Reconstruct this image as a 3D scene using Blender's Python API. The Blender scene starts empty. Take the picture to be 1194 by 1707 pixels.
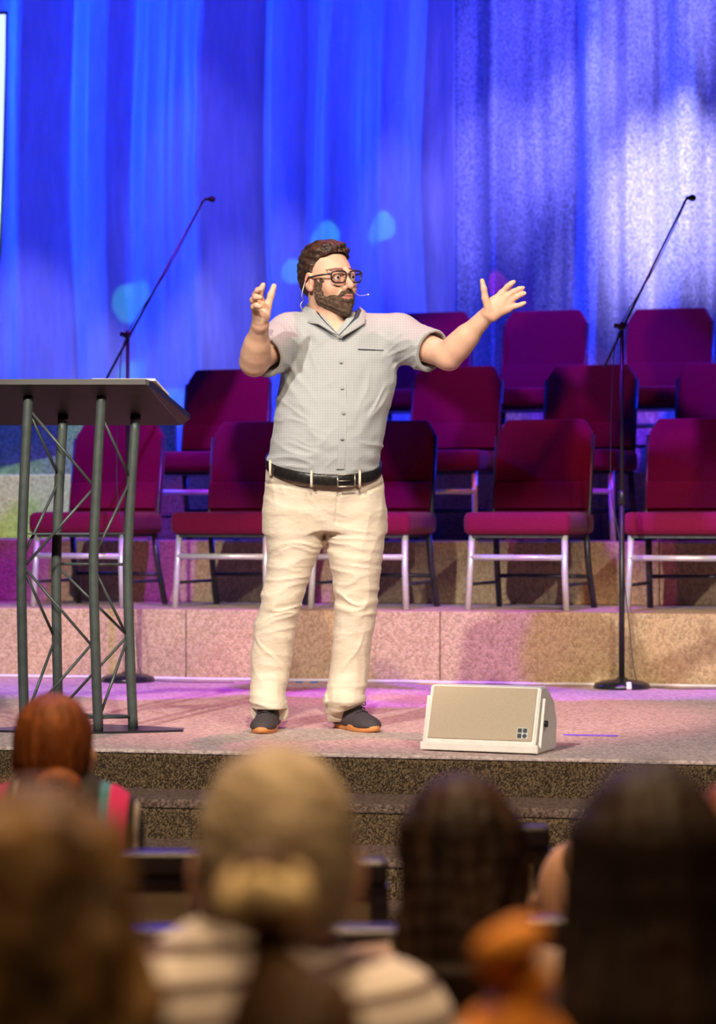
import bpy, bmesh, math, random
import numpy as np
from mathutils import Vector, Matrix
random.seed(7)
F = 4113.0; CZ = 1.544; ST = 0.76; TH = math.radians(12)
sc = bpy.context.scene
C = sc.collection

# ------------------------------------------------------------ camera
cd = bpy.data.cameras.new('camera'); cam = bpy.data.objects.new('camera', cd); C.objects.link(cam)
cam.location = (0, 0, CZ); cam.rotation_euler = (math.pi/2, 0, 0)
cd.sensor_fit = 'VERTICAL'; cd.sensor_height = 36.0; cd.lens = F/1707*36
cd.clip_start = 0.1; cd.clip_end = 100
cd.dof.use_dof = True; cd.dof.focus_distance = 8.85; cd.dof.aperture_fstop = 2.7
sc.camera = cam
# ------------------------------------------------------------ world and exposure
w = bpy.data.worlds.new('world'); sc.world = w; w.use_nodes = True
w.node_tree.nodes['Background'].inputs[0].default_value = (0.25, 0.2, 0.3, 1)
w.node_tree.nodes['Background'].inputs[1].default_value = 0.02
sc.view_settings.view_transform = 'Standard'; sc.view_settings.look = 'None'
sc.view_settings.gamma = 1; sc.view_settings.exposure = 0; sc.view_settings.use_curve_mapping = False

def W(px, py, Y):
    return Vector(((px-597)/F*Y, Y, CZ+(853.5-py)/F*Y))
def E(u, v, z):
    c, s = math.cos(TH), math.sin(TH)
    return Vector((u*c+v*s, 7.99-u*s+v*c, z))
def Epx(px, v, z=0):                      # point of the line v=const that stands at picture column px
    c, s = math.cos(TH), math.sin(TH); t = (px-597)/F
    u = (t*(7.99+v*c)-v*s)/(c+t*s)
    return E(u, v, z)

# ------------------------------------------------------------ lights
def spot(name, loc, aim, power, col, deg, blend=0.3, r=0.08, gobo=None, cut=None):
    # gobo: break-up glass; cut: world point that the upper shutter of the profile spot just lets through
    l = bpy.data.lights.new(name, 'SPOT'); o = bpy.data.objects.new(name, l); C.objects.link(o)
    o.location = loc; o.rotation_euler = (Vector(aim)-Vector(loc)).to_track_quat('-Z', 'Y').to_euler()
    l.energy = power; l.color = col; l.spot_size = math.radians(deg); l.spot_blend = blend; l.shadow_soft_size = r
    if cut:
        l.use_nodes = True; nt = l.node_tree; N = nt.nodes; L = nt.links
        em = [n for n in N if n.type == 'EMISSION'][0]
        q = Matrix.LocRotScale(o.location, o.rotation_euler, None).inverted() @ Vector(cut); lim = q.y/-q.z
        tc = N.new('ShaderNodeTexCoord'); sx = N.new('ShaderNodeSeparateXYZ'); L.new(tc.outputs['Normal'], sx.inputs[0])
        az = N.new('ShaderNodeMath'); az.operation = 'ABSOLUTE'; L.new(sx.outputs[2], az.inputs[0])
        dv = N.new('ShaderNodeMath'); dv.operation = 'DIVIDE'; L.new(sx.outputs[1], dv.inputs[0]); L.new(az.outputs[0], dv.inputs[1])
        mr = N.new('ShaderNodeMapRange'); mr.inputs['From Min'].default_value = lim-.006; mr.inputs['From Max'].default_value = lim+.012
        mr.inputs['To Min'].default_value = 1; mr.inputs['To Max'].default_value = 0
        L.new(dv.outputs[0], mr.inputs[0]); L.new(mr.outputs[0], em.inputs[1]); cutsock = mr.outputs[0]
    if gobo:
        l.use_nodes = True; nt = l.node_tree; N = nt.nodes; L = nt.links
        em = [n for n in N if n.type == 'EMISSION'][0]
        tc = N.new('ShaderNodeTexCoord'); mp = N.new('ShaderNodeMapping')
        mp.inputs['Location'].default_value = (gobo[1], gobo[2], 0)
        mp.inputs['Scale'].default_value = (gobo[0], gobo[0]*0.8, gobo[0]*0.2)
        vo = N.new('ShaderNodeTexVoronoi'); vo.inputs['Scale'].default_value = 1
        vo.inputs['Randomness'].default_value = 1; vo.feature = 'SMOOTH_F1'; vo.inputs['Smoothness'].default_value = 0.15
        rp = N.new('ShaderNodeValToRGB'); rp.color_ramp.elements[0].position = gobo[3]; rp.color_ramp.elements[1].position = gobo[4]
        sx = N.new('ShaderNodeSeparateColor')
        L.new(tc.outputs['Normal'], mp.inputs[0]); L.new(mp.outputs[0], vo.inputs['Vector'])
        L.new(vo.outputs['Color'], sx.inputs[0]); L.new(sx.outputs[0], rp.inputs[0]); L.new(rp.outputs[0], em.inputs[1])
        if cut:
            ml = N.new('ShaderNodeMath'); ml.operation = 'MULTIPLY'; L.new(rp.outputs[0], ml.inputs[0]); L.new(cutsock, ml.inputs[1]); L.new(ml.outputs[0], em.inputs[1])
    return o
def area(name, loc, aim, power, col, sx, sy):
    l = bpy.data.lights.new(name, 'AREA'); o = bpy.data.objects.new(name, l); C.objects.link(o)
    o.location = loc; o.rotation_euler = (Vector(aim)-Vector(loc)).to_track_quat('-Z', 'Y').to_euler()
    l.energy = power; l.color = col; l.shape = 'RECTANGLE'; l.size = sx; l.size_y = sy
    return o
WARM = (1, .93, .85)
spot('key_spot', (-3.2, 0.6, 6.6), (-0.25, 9.2, 1.30), 3500, WARM, 25, .25, cut=(-0.2, 8.9, 2.75))
spot('key_spot', (3.0, 0.4, 6.6), (0.70, 9.4, 1.10), 1500, WARM, 25, .25, cut=(.5, 8.9, 2.70))
spot('riser_spot', (0.3, 1.4, 6.6), (0.1, 11.2, .9), 2500, (1, .84, .62), 21, .3, cut=(0, 11.35, 1.46))
spot('floor_pink_spot', (0.2, 9.7, 7.0), (0.0, 9.5, .7), 850, (1, .26, .40), 29, .5)
spot('purple_gobo_spot', (0.3, 8.3, 6.9), (0.1, 12.2, 1.3), 2500, (.31, .02, 1), 44, .3, .03, (15, .3, .2, .44, .52), (0, 13.6, 2.58))
spot('magenta_gobo_spot', (-0.9, 8.3, 6.9), (-0.2, 12.0, 1.2), 330, (1, .05, .55), 40, .3, .03, (13, 2.3, 5.2, .45, .55), (0, 13.6, 2.58))
spot('amber_gobo_spot', (1.4, 8.0, 6.9), (0.4, 12.4, 1.4), 420, (1, .40, .08), 40, .3, .03, (14, 7.3, 1.2, .52, .6), (0, 13.6, 2.58))
spot('green_gobo_spot', (-2.6, 9.0, 6.6), (-1.8, 13.8, 1.95), 2300, (.45, 1, .05), 13, .4, .03, (12, 4.3, 3.2, .30, .45))
for px, py, dg, pw in ((228, 440, 1.5, 330), (230, 560, 1.2, 260), (543, 385, 1.3, 330), (637, 398, 1.2, 330), (490, 430, .8, 260), (287, 640, 1.6, 260), (836, 470, 1.2, 300)):
    spot('cyan_pin_spot', (0.2, 7.0, 6.7), W(px, py, 14.2), pw*(3.6 if px < 800 else 5), (.08, .75, .45) if px < 800 else (.6, .02, .5), dg, .35, .01)
# blue wash on the curtain: heads above, side torms raking across the folds, accent heads on parts of it
BL = (.002, .030, 1)
for i, x in enumerate((-2.2, -0.8, 0.6, 2.0)):
    spot('blue_wash', (x, 11.6, 6.8), (x*.9, 14.4, 3.4), 230, BL, 75, .6, .08)
spot('blue_side_light', (-4.6, 13.4, 4.6), (0, 14.4, 3.2), 1900, (.004, .038, 1), 80, .6, .05)
spot('blue_side_light', (4.6, 13.4, 4.6), (0.4, 14.4, 3.2), 1900, (.01, .035, 1), 80, .6, .05)
for (x, z), px, py, pw, dg, col in (((-1.0, 6.8), 75, 440, 900, 9, (.24, .25, 1)), ((-1.2, 6.8), 165, 575, 900, 8, (.34, .36, 1)), ((-0.6, 6.8), 318, 560, 800, 7, (.30, .32, 1)), ((-0.2, 6.8), 340, 260, 420, 13, (.14, .14, 1)),
        ((0.6, 6.8), 430, 470, 700, 9, (.24, .25, 1)), ((0.2, 6.8), 690, 450, 650, 11, (.22, .22, 1)), ((2.6, 6.8), 1010, 440, 700, 10, (.40, .36, 1)), ((1.4, 6.8), 1115, 400, 3400, 12, (.46, .42, 1)), ((2.4, 6.8), 880, 120, 700, 18, (.14, .13, 1)), ((1.2, 6.8), 820, 300, 1000, 11, (.24, .22, 1)), ((2.0, 6.8), 960, 230, 1000, 10, (.30, .28, 1)), ((2.9, 6.8), 1110, 60, 900, 15, (.30, .28, 1))):
    spot('accent_spot', (x, 11.0, z), W(px, py, 14.3), pw, col, dg, 1, .04)
spot('house_downlight', (-0.6, 3.2, 6.9), (0, 3.6, 0), 1000, (1, .70, .38), 62, .6, .4)
spot('rear_fill_spot', (0.4, -0.6, 6.6), (0, 4.0, .9), 650, (1, .68, .36), 60, .4, .3, cut=(0, 7.9, .55))  # added fill from behind the camera to brighten pew backs and heads
spot('house_spot', (0.5, 6.8, 6.8), (0.0, 2.9, 1.1), 1000, (1, .68, .36), 50, .5, .2)
spot('blue_house_spot', (-1.5, 11.0, 6.8), (-0.3, 4.8, .9), 500, (.08, .06, 1), 30, .5, .2)

# ------------------------------------------------------------ materials
def mat(name, col, rough=.6, metal=0, col2=None, scale=20, bump=0, bscale=None, stretch=(1, 1, 1), sheen=0, spec=.5, emit=None, vcol=False, trans=0, detail=3, lo=.35, hi=.65):
    m = bpy.data.materials.new(name); m.use_nodes = True
    nt = m.node_tree; N = nt.nodes; L = nt.links; b = N['Principled BSDF']
    b.inputs['Base Color'].default_value = (*col, 1); b.inputs['Roughness'].default_value = rough
    b.inputs['Metallic'].default_value = metal; b.inputs['Specular IOR Level'].default_value = spec
    if sheen: b.inputs['Sheen Weight'].default_value = sheen; b.inputs['Sheen Roughness'].default_value = .4
    if trans: b.inputs['Transmission Weight'].default_value = trans
    if emit: b.inputs['Emission Color'].default_value = (*emit[0], 1); b.inputs['Emission Strength'].default_value = emit[1]
    tc = N.new('ShaderNodeTexCoord'); mp = N.new('ShaderNodeMapping'); mp.inputs['Scale'].default_value = stretch
    L.new(tc.outputs['Object'], mp.inputs[0])
    n = N.new('ShaderNodeTexNoise'); n.inputs['Scale'].default_value = scale; n.inputs['Detail'].default_value = detail
    L.new(mp.outputs[0], n.inputs['Vector'])
    if vcol:
        a = N.new('ShaderNodeAttribute'); a.attribute_name = 'Col'
        mx = N.new('ShaderNodeMix'); mx.data_type = 'RGBA'; mx.blend_type = 'MULTIPLY'; mx.inputs[0].default_value = .25
        L.new(a.outputs['Color'], mx.inputs[6]); L.new(n.outputs['Color'], mx.inputs[7]); L.new(mx.outputs[2], b.inputs['Base Color'])
    elif col2 is not None:
        r = N.new('ShaderNodeValToRGB'); e = r.color_ramp.elements
        e[0].position = lo; e[0].color = (*col, 1); e[1].position = hi; e[1].color = (*col2, 1)
        L.new(n.outputs['Fac'], r.inputs[0]); L.new(r.outputs[0], b.inputs['Base Color'])
    if bump:
        n2 = n
        if bscale:
            n2 = N.new('ShaderNodeTexNoise'); n2.inputs['Scale'].default_value = bscale; n2.inputs['Detail'].default_value = 3
            L.new(mp.outputs[0], n2.inputs['Vector'])
        bp = N.new('ShaderNodeBump'); bp.inputs['Strength'].default_value = bump; bp.inputs['Distance'].default_value = .01
        L.new(n2.outputs['Fac'], bp.inputs['Height']); L.new(bp.outputs[0], b.inputs['Normal'])
    return m

def carpet(name, c1, c2, c3, sc_, bump, stretch=(1, 1, 1)):
    m = bpy.data.materials.new(name); m.use_nodes = True
    nt = m.node_tree; N = nt.nodes; L = nt.links; b = N['Principled BSDF']; b.inputs['Roughness'].default_value = .95
    b.inputs['Specular IOR Level'].default_value = .1
    tc = N.new('ShaderNodeTexCoord'); mp = N.new('ShaderNodeMapping'); mp.inputs['Scale'].default_value = stretch
    mp.inputs['Rotation'].default_value = (0, 0, TH)
    L.new(tc.outputs['Object'], mp.inputs[0])
    v = N.new('ShaderNodeTexVoronoi'); v.inputs['Scale'].default_value = sc_; v.inputs['Randomness'].default_value = .75
    L.new(mp.outputs[0], v.inputs['Vector'])
    n = N.new('ShaderNodeTexNoise'); n.inputs['Scale'].default_value = sc_*2.2; L.new(mp.outputs[0], n.inputs['Vector'])
    sp = N.new('ShaderNodeSeparateColor'); L.new(v.outputs['Color'], sp.inputs[0])
    ad = N.new('ShaderNodeMath'); ad.operation = 'ADD'; L.new(sp.outputs[0], ad.inputs[0]); L.new(n.outputs['Fac'], ad.inputs[1])
    mu = N.new('ShaderNodeMath'); mu.operation = 'MULTIPLY'; mu.inputs[1].default_value = .6; L.new(ad.outputs[0], mu.inputs[0])
    r = N.new('ShaderNodeValToRGB'); e = r.color_ramp.elements
    e[0].position = .25; e[0].color = (*c1, 1); e[1].position = .85; e[1].color = (*c3, 1)
    x = e.new(.55); x.color = (*c2, 1)
    L.new(mu.outputs[0], r.inputs[0]); L.new(r.outputs[0], b.inputs['Base Color'])
    bp = N.new('ShaderNodeBump'); bp.inputs['Strength'].default_value = bump; bp.inputs['Distance'].default_value = .006; bp.invert = True
    L.new(v.outputs['Distance'], bp.inputs['Height']); L.new(bp.outputs[0], b.inputs['Normal'])
    return m
M = {}
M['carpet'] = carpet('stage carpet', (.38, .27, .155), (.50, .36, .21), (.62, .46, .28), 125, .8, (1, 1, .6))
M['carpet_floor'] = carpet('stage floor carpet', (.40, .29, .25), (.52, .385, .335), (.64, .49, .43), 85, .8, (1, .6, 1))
M['carpet_shaded'] = carpet('shaded step carpet', (.018, .010, .006), (.065, .040, .022), (.22, .145, .075), 300, .8, (1, 1, .7))  # shade of the unlit stage front and steps put into the carpet colour
M['carpet_tread'] = carpet('tread carpet', (.05, .03, .02), (.11, .07, .05), (.20, .13, .10), 150, .6)  # lighter colour stands in for light caught by the tread nosings
M['carpet_rail'] = carpet('rail carpet', (.14, .12, .07), (.22, .19, .11), (.32, .28, .17), 80, .8)
M['plaster'] = mat('dark plaster', (.05, .045, .05), .9, col2=(.07, .06, .07), scale=5)
M['aud_floor'] = mat('aisle carpet', (.03, .02, .02), .95, col2=(.05, .03, .03), scale=60, bump=.3)
M['chair'] = mat('burgundy upholstery', (.16, .004, .036), .85, col2=(.20, .006, .046), scale=160, bump=.25, sheen=.12, spec=.15)
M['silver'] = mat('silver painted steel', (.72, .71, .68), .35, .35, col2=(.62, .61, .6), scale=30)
M['steel_dark'] = mat('shaded steel', (.10, .10, .11), .4, .6, col2=(.07, .07, .08), scale=30)  # chair steel again, with the shade of the rear parts in its colour
M['truss'] = mat('grey painted truss', (.085, .10, .094), .42, .3, col2=(.065, .078, .073), scale=25)
M['black'] = mat('black plastic', (.012, .012, .014), .4, col2=(.02, .02, .022), scale=40)
M['lectern_top'] = mat('dark brown laminate', (.012, .007, .006), .55, col2=(.018, .010, .008), scale=12, stretch=(1, 6, 1))
M['white_cable'] = mat('white cable', (.75, .72, .75), .5, col2=(.65, .62, .65), scale=12)
M['white_tape'] = mat('white tape', (.8, .78, .72), .6, col2=(.7, .68, .62), scale=30)
M['blue_tape'] = mat('blue tape', (.03, .2, .75), .6, col2=(.02, .15, .6), scale=30)
M['yellow_tape'] = mat('yellow tape', (.75, .5, .12), .6, col2=(.6, .4, .1), scale=30)
M['spk'] = mat('cream speaker cabinet', (.86, .79, .68), .5, col2=(.80, .73, .62), scale=40, bump=.1)
M['grille'] = mat('tan grille', (.54, .41, .27), .75, col2=(.62, .48, .33), scale=420, bump=.5)
M['pewdark'] = mat('dark stained wood', (.016, .010, .012), .3, col2=(.03, .018, .018), scale=8, stretch=(.4, 1, 6))
M['pewpanel'] = mat('taupe panel', (.34, .24, .165), .6, col2=(.39, .28, .19), scale=6, stretch=(1, 1, 4))
M['paper'] = mat('paper', (.85, .8, .72), .7, col2=(.8, .74, .66), scale=20)
M['screen_frame'] = mat('screen frame', (.015, .015, .03), .5, col2=(.02, .02, .04), scale=20)
M['screen'] = mat('lit projection screen', (.8, .9, 1), .5, emit=((.72, .93, 1), 1.1))

def curtain_mat(name, c1, c2, rough, grain, gs, amount):
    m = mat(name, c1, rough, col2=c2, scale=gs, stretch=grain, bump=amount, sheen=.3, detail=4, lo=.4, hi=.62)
    return m
M['curtain_l'] = curtain_mat('satin drape', (.62, .60, .68), (.70, .68, .76), .42, (1, 1, .15), 30, .12)
M['curtain_r'] = curtain_mat('shimmer drape', (.34, .34, .42), (.98, .98, 1), .33, (1, 1, .55), 120, .5)  # sparkle of the fabric put into the colour as pale and dark speckle

# ------------------------------------------------------------ object helpers
def tag(o, label=None, cat=None, group=None, kind=None):
    if label: o['label'] = label
    if cat: o['category'] = cat
    if group: o['group'] = group
    if kind: o['kind'] = kind
    return o
def empty(name, loc, rz=0):
    o = bpy.data.objects.new(name, None); C.objects.link(o); o.location = loc; o.rotation_euler = (0, 0, rz)
    o.empty_display_size = .1
    return o
def link(name, me, m, parent=None, smooth=False, world=False):
    """world=True: mesh data is in world coordinates and the parent stays put"""
    o = bpy.data.objects.new(name, me); C.objects.link(o)
    if m: me.materials.append(m)
    if smooth:
        me.polygons.foreach_set('use_smooth', [True]*len(me.polygons))
    if parent:
        o.parent = parent
        if world:
            mw = Matrix.Identity(4); p = parent
            while p: mw = Matrix.LocRotScale(p.location, p.rotation_euler, None) @ mw; p = p.parent
            me.transform(mw.inverted())
    return o
def from_bm(name, bm, m, parent=None, smooth=False, world=False):
    me = bpy.data.meshes.new(name); bmesh.ops.recalc_face_normals(bm, faces=bm.faces[:]); bm.to_mesh(me); bm.free()
    return link(name, me, m, parent, smooth, world)
def bbox(bm, c, s, rot=None, bev=0, seg=2):
    r = bmesh.ops.create_cube(bm, size=1)
    vs = r['verts']; mt = Matrix.Translation(c) @ (rot.to_4x4() if rot is not None else Matrix.Identity(4)) @ Matrix.Diagonal((*s, 1))
    bmesh.ops.transform(bm, matrix=mt, verts=vs)
    if bev:
        ed = list({e for v in vs for e in v.link_edges})
        bmesh.ops.bevel(bm, geom=ed, offset=bev, segments=seg, affect='EDGES', profile=.6)
def tube(bm, pts, r, n=8, caps=True):
    pts = [Vector(p) for p in pts]
    rr = r if isinstance(r, (list, tuple)) else [r]*len(pts)
    rings = []; up = None
    for i, p in enumerate(pts):
        t = (pts[min(i+1, len(pts)-1)]-pts[max(i-1, 0)]).normalized()
        if up is None: up = t.orthogonal().normalized()
        up = (up-t*up.dot(t)).normalized(); b = t.cross(up)
        rings.append([bm.verts.new(p+(up*math.cos(2*math.pi*k/n)+b*math.sin(2*math.pi*k/n))*rr[i]) for k in range(n)])
    for a, b in zip(rings, rings[1:]):
        for k in range(n): bm.faces.new((a[k], a[(k+1) % n], b[(k+1) % n], b[k]))
    if caps: bm.faces.new(rings[0][::-1]); bm.faces.new(rings[-1])
def smooth_path(pts, n=6):
    pts = [Vector(p) for p in pts]; out = []
    for i in range(len(pts)-1):
        p0 = pts[max(i-1, 0)]; p1 = pts[i]; p2 = pts[i+1]; p3 = pts[min(i+2, len(pts)-1)]
        for k in range(n):
            t = k/n
            out.append(.5*((2*p1)+(p2-p0)*t+(2*p0-5*p1+4*p2-p3)*t*t+(3*p1-p0-3*p2+p3)*t**3))
    out.append(pts[-1]); return out
def lathe(bm, prof, n=24, c=(0, 0, 0)):
    c = Vector(c); rings = []
    for r, z in prof:
        rings.append([bm.verts.new(c+Vector((r*math.cos(2*math.pi*k/n), r*math.sin(2*math.pi*k/n), z))) for k in range(n)])
    for a, b in zip(rings, rings[1:]):
        for k in range(n): bm.faces.new((a[k], a[(k+1) % n], b[(k+1) % n], b[k]))
    bm.faces.new(rings[0][::-1]); bm.faces.new(rings[-1])
def prism(bm, poly, off):
    """polygon (list of Vector) extruded by vector off"""
    a = [bm.verts.new(p) for p in poly]; b = [bm.verts.new(Vector(p)+Vector(off)) for p in poly]; n = len(a)
    bm.faces.new(a[::-1]); bm.faces.new(b)
    for i in range(n): bm.faces.new((a[i], a[(i+1) % n], b[(i+1) % n], b[i]))
def dup(o, parent=None):
    c = o.copy(); C.objects.link(c)
    if parent: c.parent = parent
    for ch in list(o.children): dup(ch, c)
    return c

# ------------------------------------------------------------ implicit surfaces (numpy) -> one continuous mesh
class Field:
    def __init__(s, lo, hi, h):
        s.lo = np.array(lo, float); s.h = h
        s.n = np.ceil((np.array(hi)-s.lo)/h).astype(int)+1
        s.D = np.full(s.n, 9.0, np.float32)
        s.ax = [(s.lo[i]+h*np.arange(s.n[i])).astype(np.float32) for i in range(3)]
    def box(s, lo, hi, m):
        sl = []
        for i in range(3):
            a = int(max(0, math.floor((lo[i]-m-s.lo[i])/s.h))); b = int(min(s.n[i], math.ceil((hi[i]+m-s.lo[i])/s.h)+1))
            if b <= a: return None, None
            sl.append(slice(a, b))
        P = (s.ax[0][sl[0]][:, None, None], s.ax[1][sl[1]][None, :, None], s.ax[2][sl[2]][None, None, :])
        return tuple(sl), P
    def put(s, fn, lo, hi, k, op):
        m = max(k, .02)+2*s.h
        sl, P = s.box(lo, hi, m)
        if sl is None: return
        d = fn(*P); a = s.D[sl]
        if op == 'add':
            hh = np.maximum(k-np.abs(a-d), 0)/max(k, 1e-6); s.D[sl] = np.minimum(a, d)-hh*hh*k*.25
        elif op == 'sub':
            d = -d; hh = np.maximum(k-np.abs(a-d), 0)/max(k, 1e-6); s.D[sl] = np.maximum(a, d)+hh*hh*k*.25
    def cone(s, a, b, ra, rb, k=.01, op='add', flat=None):
        a = np.array(a, np.float32); b = np.array(b, np.float32); r = max(ra, rb)
        ab = b-a; L2 = float(ab@ab)+1e-9
        def fn(X, Y, Z):
            t = np.clip(((X-a[0])*ab[0]+(Y-a[1])*ab[1]+(Z-a[2])*ab[2])/L2, 0, 1)
            dx = X-a[0]-t*ab[0]; dy = Y-a[1]-t*ab[1]; dz = Z-a[2]-t*ab[2]
            return np.sqrt(dx*dx+dy*dy+dz*dz)-(ra+(rb-ra)*t)
        s.put(fn, np.minimum(a, b)-r, np.maximum(a, b)+r, k, op)
    def chain(s, pts, rs, k=.01, op='add'):
        for i in range(len(pts)-1): s.cone(pts[i], pts[i+1], rs[i], rs[i+1], k, op)
    def ell(s, c, r, k=.01, op='add', R=None):
        c = np.array(c, np.float32); r = np.array(r, np.float32)
        def fn(X, Y, Z):
            x, y, z = X-c[0], Y-c[1], Z-c[2]
            if R is not None:
                x, y, z = (R[0][0]*x+R[1][0]*y+R[2][0]*z, R[0][1]*x+R[1][1]*y+R[2][1]*z, R[0][2]*x+R[1][2]*y+R[2][2]*z)
            k0 = np.sqrt((x/r[0])**2+(y/r[1])**2+(z/r[2])**2); k1 = np.sqrt((x/r[0]**2)**2+(y/r[1]**2)**2+(z/r[2]**2)**2)
            return k0*(k0-1)/(k1+1e-6)
        m = r.max() if R is not None else r
        s.put(fn, c-m, c+m, k, op)
    def loft(s, rows, k=.01, op='add', yaw=0):
        """rows: (z, cx, cy, rx, ry), z rising"""
        rows = sorted(rows); z, cx, cy, rx, ry = [np.array(t, np.float32) for t in zip(*rows)]
        cc, ss = math.cos(yaw), math.sin(yaw)
        def fn(X, Y, Z):
            zz = Z.ravel(); f = lambda a: np.interp(zz, z, a).astype(np.float32)[None, None, :]
            x0 = X-f(cx); y0 = Y-f(cy); x = x0*cc+y0*ss; y = -x0*ss+y0*cc
            a, b = f(rx), f(ry)
            d = (np.sqrt((x/a)**2+(y/b)**2)-1)*np.minimum(a, b)
            return np.maximum(d, np.maximum(z[0]-Z, Z-z[-1]))
        m = max(rx.max(), ry.max())
        s.put(fn, (cx.min()-m, cy.min()-m, z[0]), (cx.max()+m, cy.max()+m, z[-1]), k, op)
    def mod(s, fn):                        # fn(X,Y,Z,D) -> D near the surface
        X, Y, Z = s.ax[0][:, None, None], s.ax[1][None, :, None], s.ax[2][None, None, :]
        s.D = fn(X, Y, Z, s.D).astype(np.float32)
    def mesh(s, name, colfn=None, inv=None):
        D = s.D; ins = D < 0
        for a in range(3):
            sl = [slice(None)]*3; sl[a] = 0; ins[tuple(sl)] = False; sl[a] = -1; ins[tuple(sl)] = False
        c = ins[:-1, :-1, :-1].astype(np.uint8)
        for o in ((1, 0, 0), (0, 1, 0), (0, 0, 1), (1, 1, 0), (1, 0, 1), (0, 1, 1), (1, 1, 1)):
            c = c+ins[o[0]:ins.shape[0]-1+o[0], o[1]:ins.shape[1]-1+o[1], o[2]:ins.shape[2]-1+o[2]]
        act = np.argwhere((c > 0) & (c < 8)); idx = np.full(c.shape, -1, np.int32)
        idx[act[:, 0], act[:, 1], act[:, 2]] = np.arange(len(act))
        acc = np.zeros((len(act), 3)); cnt = np.zeros(len(act))
        offs = [(i, j, k) for i in (0, 1) for j in (0, 1) for k in (0, 1)]
        for o in offs:
            for a in range(3):
                if o[a]: continue
                q = list(o); q[a] = 1
                p0 = act+np.array(o); p1 = act+np.array(q)
                d0 = np.clip(D[p0[:, 0], p0[:, 1], p0[:, 2]], -1, 1); d1 = np.clip(D[p1[:, 0], p1[:, 1], p1[:, 2]], -1, 1)
                i0 = ins[p0[:, 0], p0[:, 1], p0[:, 2]]; i1 = ins[p1[:, 0], p1[:, 1], p1[:, 2]]
                x = i0 != i1; t = np.clip(d0/(d0-d1+1e-9), 0, 1)
                v = np.array(o, float)[None, :].repeat(len(act), 0); v[:, a] = t
                acc[x] += v[x]; cnt[x] += 1
        V = (act+acc/cnt[:, None])*s.h+s.lo
        quads = []
        for a in range(3):
            b, g = (a+1) % 3, (a+2) % 3
            sl0 = [slice(1, -1)]*3; sl1 = [slice(1, -1)]*3; sl0[a] = slice(0, -1); sl1[a] = slice(1, None)
            A, B = ins[tuple(sl0)], ins[tuple(sl1)]
            e = np.argwhere(A != B); first = A[e[:, 0], e[:, 1], e[:, 2]]
            base = e.copy(); base[:, b] += 1; base[:, g] += 1
            def ix(db, dg):
                q = base.copy(); q[:, b] -= db; q[:, g] -= dg; return idx[q[:, 0], q[:, 1], q[:, 2]]
            Q = np.stack([ix(1, 1), ix(0, 1), ix(0, 0), ix(1, 0)], 1)
            Q[~first] = Q[~first][:, ::-1]; quads.append(Q)
        Q = np.concatenate(quads); Q = Q[(Q >= 0).all(1)]
        me = bpy.data.meshes.new(name); me.vertices.add(len(V)); me.vertices.foreach_set('co', V.ravel())
        me.loops.add(Q.size); me.loops.foreach_set('vertex_index', Q.ravel().astype(np.int32))
        me.polygons.add(len(Q)); me.polygons.foreach_set('loop_start', (np.arange(len(Q))*4).astype(np.int32))
        me.polygons.foreach_set('loop_total', np.full(len(Q), 4, np.int32))
        me.update(calc_edges=True); me.validate()
        if colfn is not None:
            col = np.ones((len(V), 4), np.float32); col[:, :3] = colfn(V)
            at = me.color_attributes.new('Col', 'FLOAT_COLOR', 'POINT'); at.data.foreach_set('color', col.ravel())
        return me

# ============================================================ THE SETTING
def struct(name, bm, m, smooth=False):
    o = from_bm(name, bm, m, None, smooth); o['kind'] = 'structure'; return o
bm = bmesh.new(); bbox(bm, (0, 8, -.05), (12, 20, .1)); struct('floor', bm, M['aud_floor'])
bm = bmesh.new(); bbox(bm, (0, 8, 7.15), (12, 20, .1)); struct('ceiling', bm, M['plaster'])
bm = bmesh.new(); bbox(bm, (-6.05, 8, 3.55), (.1, 20, 7.1)); struct('wall_left', bm, M['plaster'])
bm = bmesh.new(); bbox(bm, (6.05, 8, 3.55), (.1, 20, 7.1)); struct('wall_right', bm, M['plaster'])
bm = bmesh.new(); bbox(bm, (0, -2.05, 3.55), (12, .1, 7.1)); struct('wall_front', bm, M['plaster'])
bm = bmesh.new(); bbox(bm, (0, 18.05, 3.55), (12, .1, 7.1)); struct('wall_back', bm, M['plaster'])
U0, U1 = -4.2, 4.2
def slab(v0, v1, z0, z1, u0=U0, u1=U1, bev=.012):
    bm = bmesh.new(); c, s = math.cos(TH), math.sin(TH)
    R = Matrix.Rotation(-TH, 3, 'Z'); ctr = E((u0+u1)/2, (v0+v1)/2, (z0+z1)/2)
    bbox(bm, ctr, (u1-u0, v1-v0, z1-z0), R, bev)
    return bm
stage = struct('stage_platform', slab(0.006, 8.2, 0.0, ST-.012), M['carpet_shaded'])
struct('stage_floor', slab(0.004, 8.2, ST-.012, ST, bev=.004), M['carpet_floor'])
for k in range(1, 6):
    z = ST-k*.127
    struct('stage_step', slab(-.28*k+.003, -.28*(k-1)+.015, 0.0, z-.03), M['carpet_shaded'])
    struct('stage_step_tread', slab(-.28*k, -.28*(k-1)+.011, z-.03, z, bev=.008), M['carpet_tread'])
VR = [3.306, 4.19, 5.02]; ZR = [ST+.329, ST+.64, ST+.99]
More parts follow.
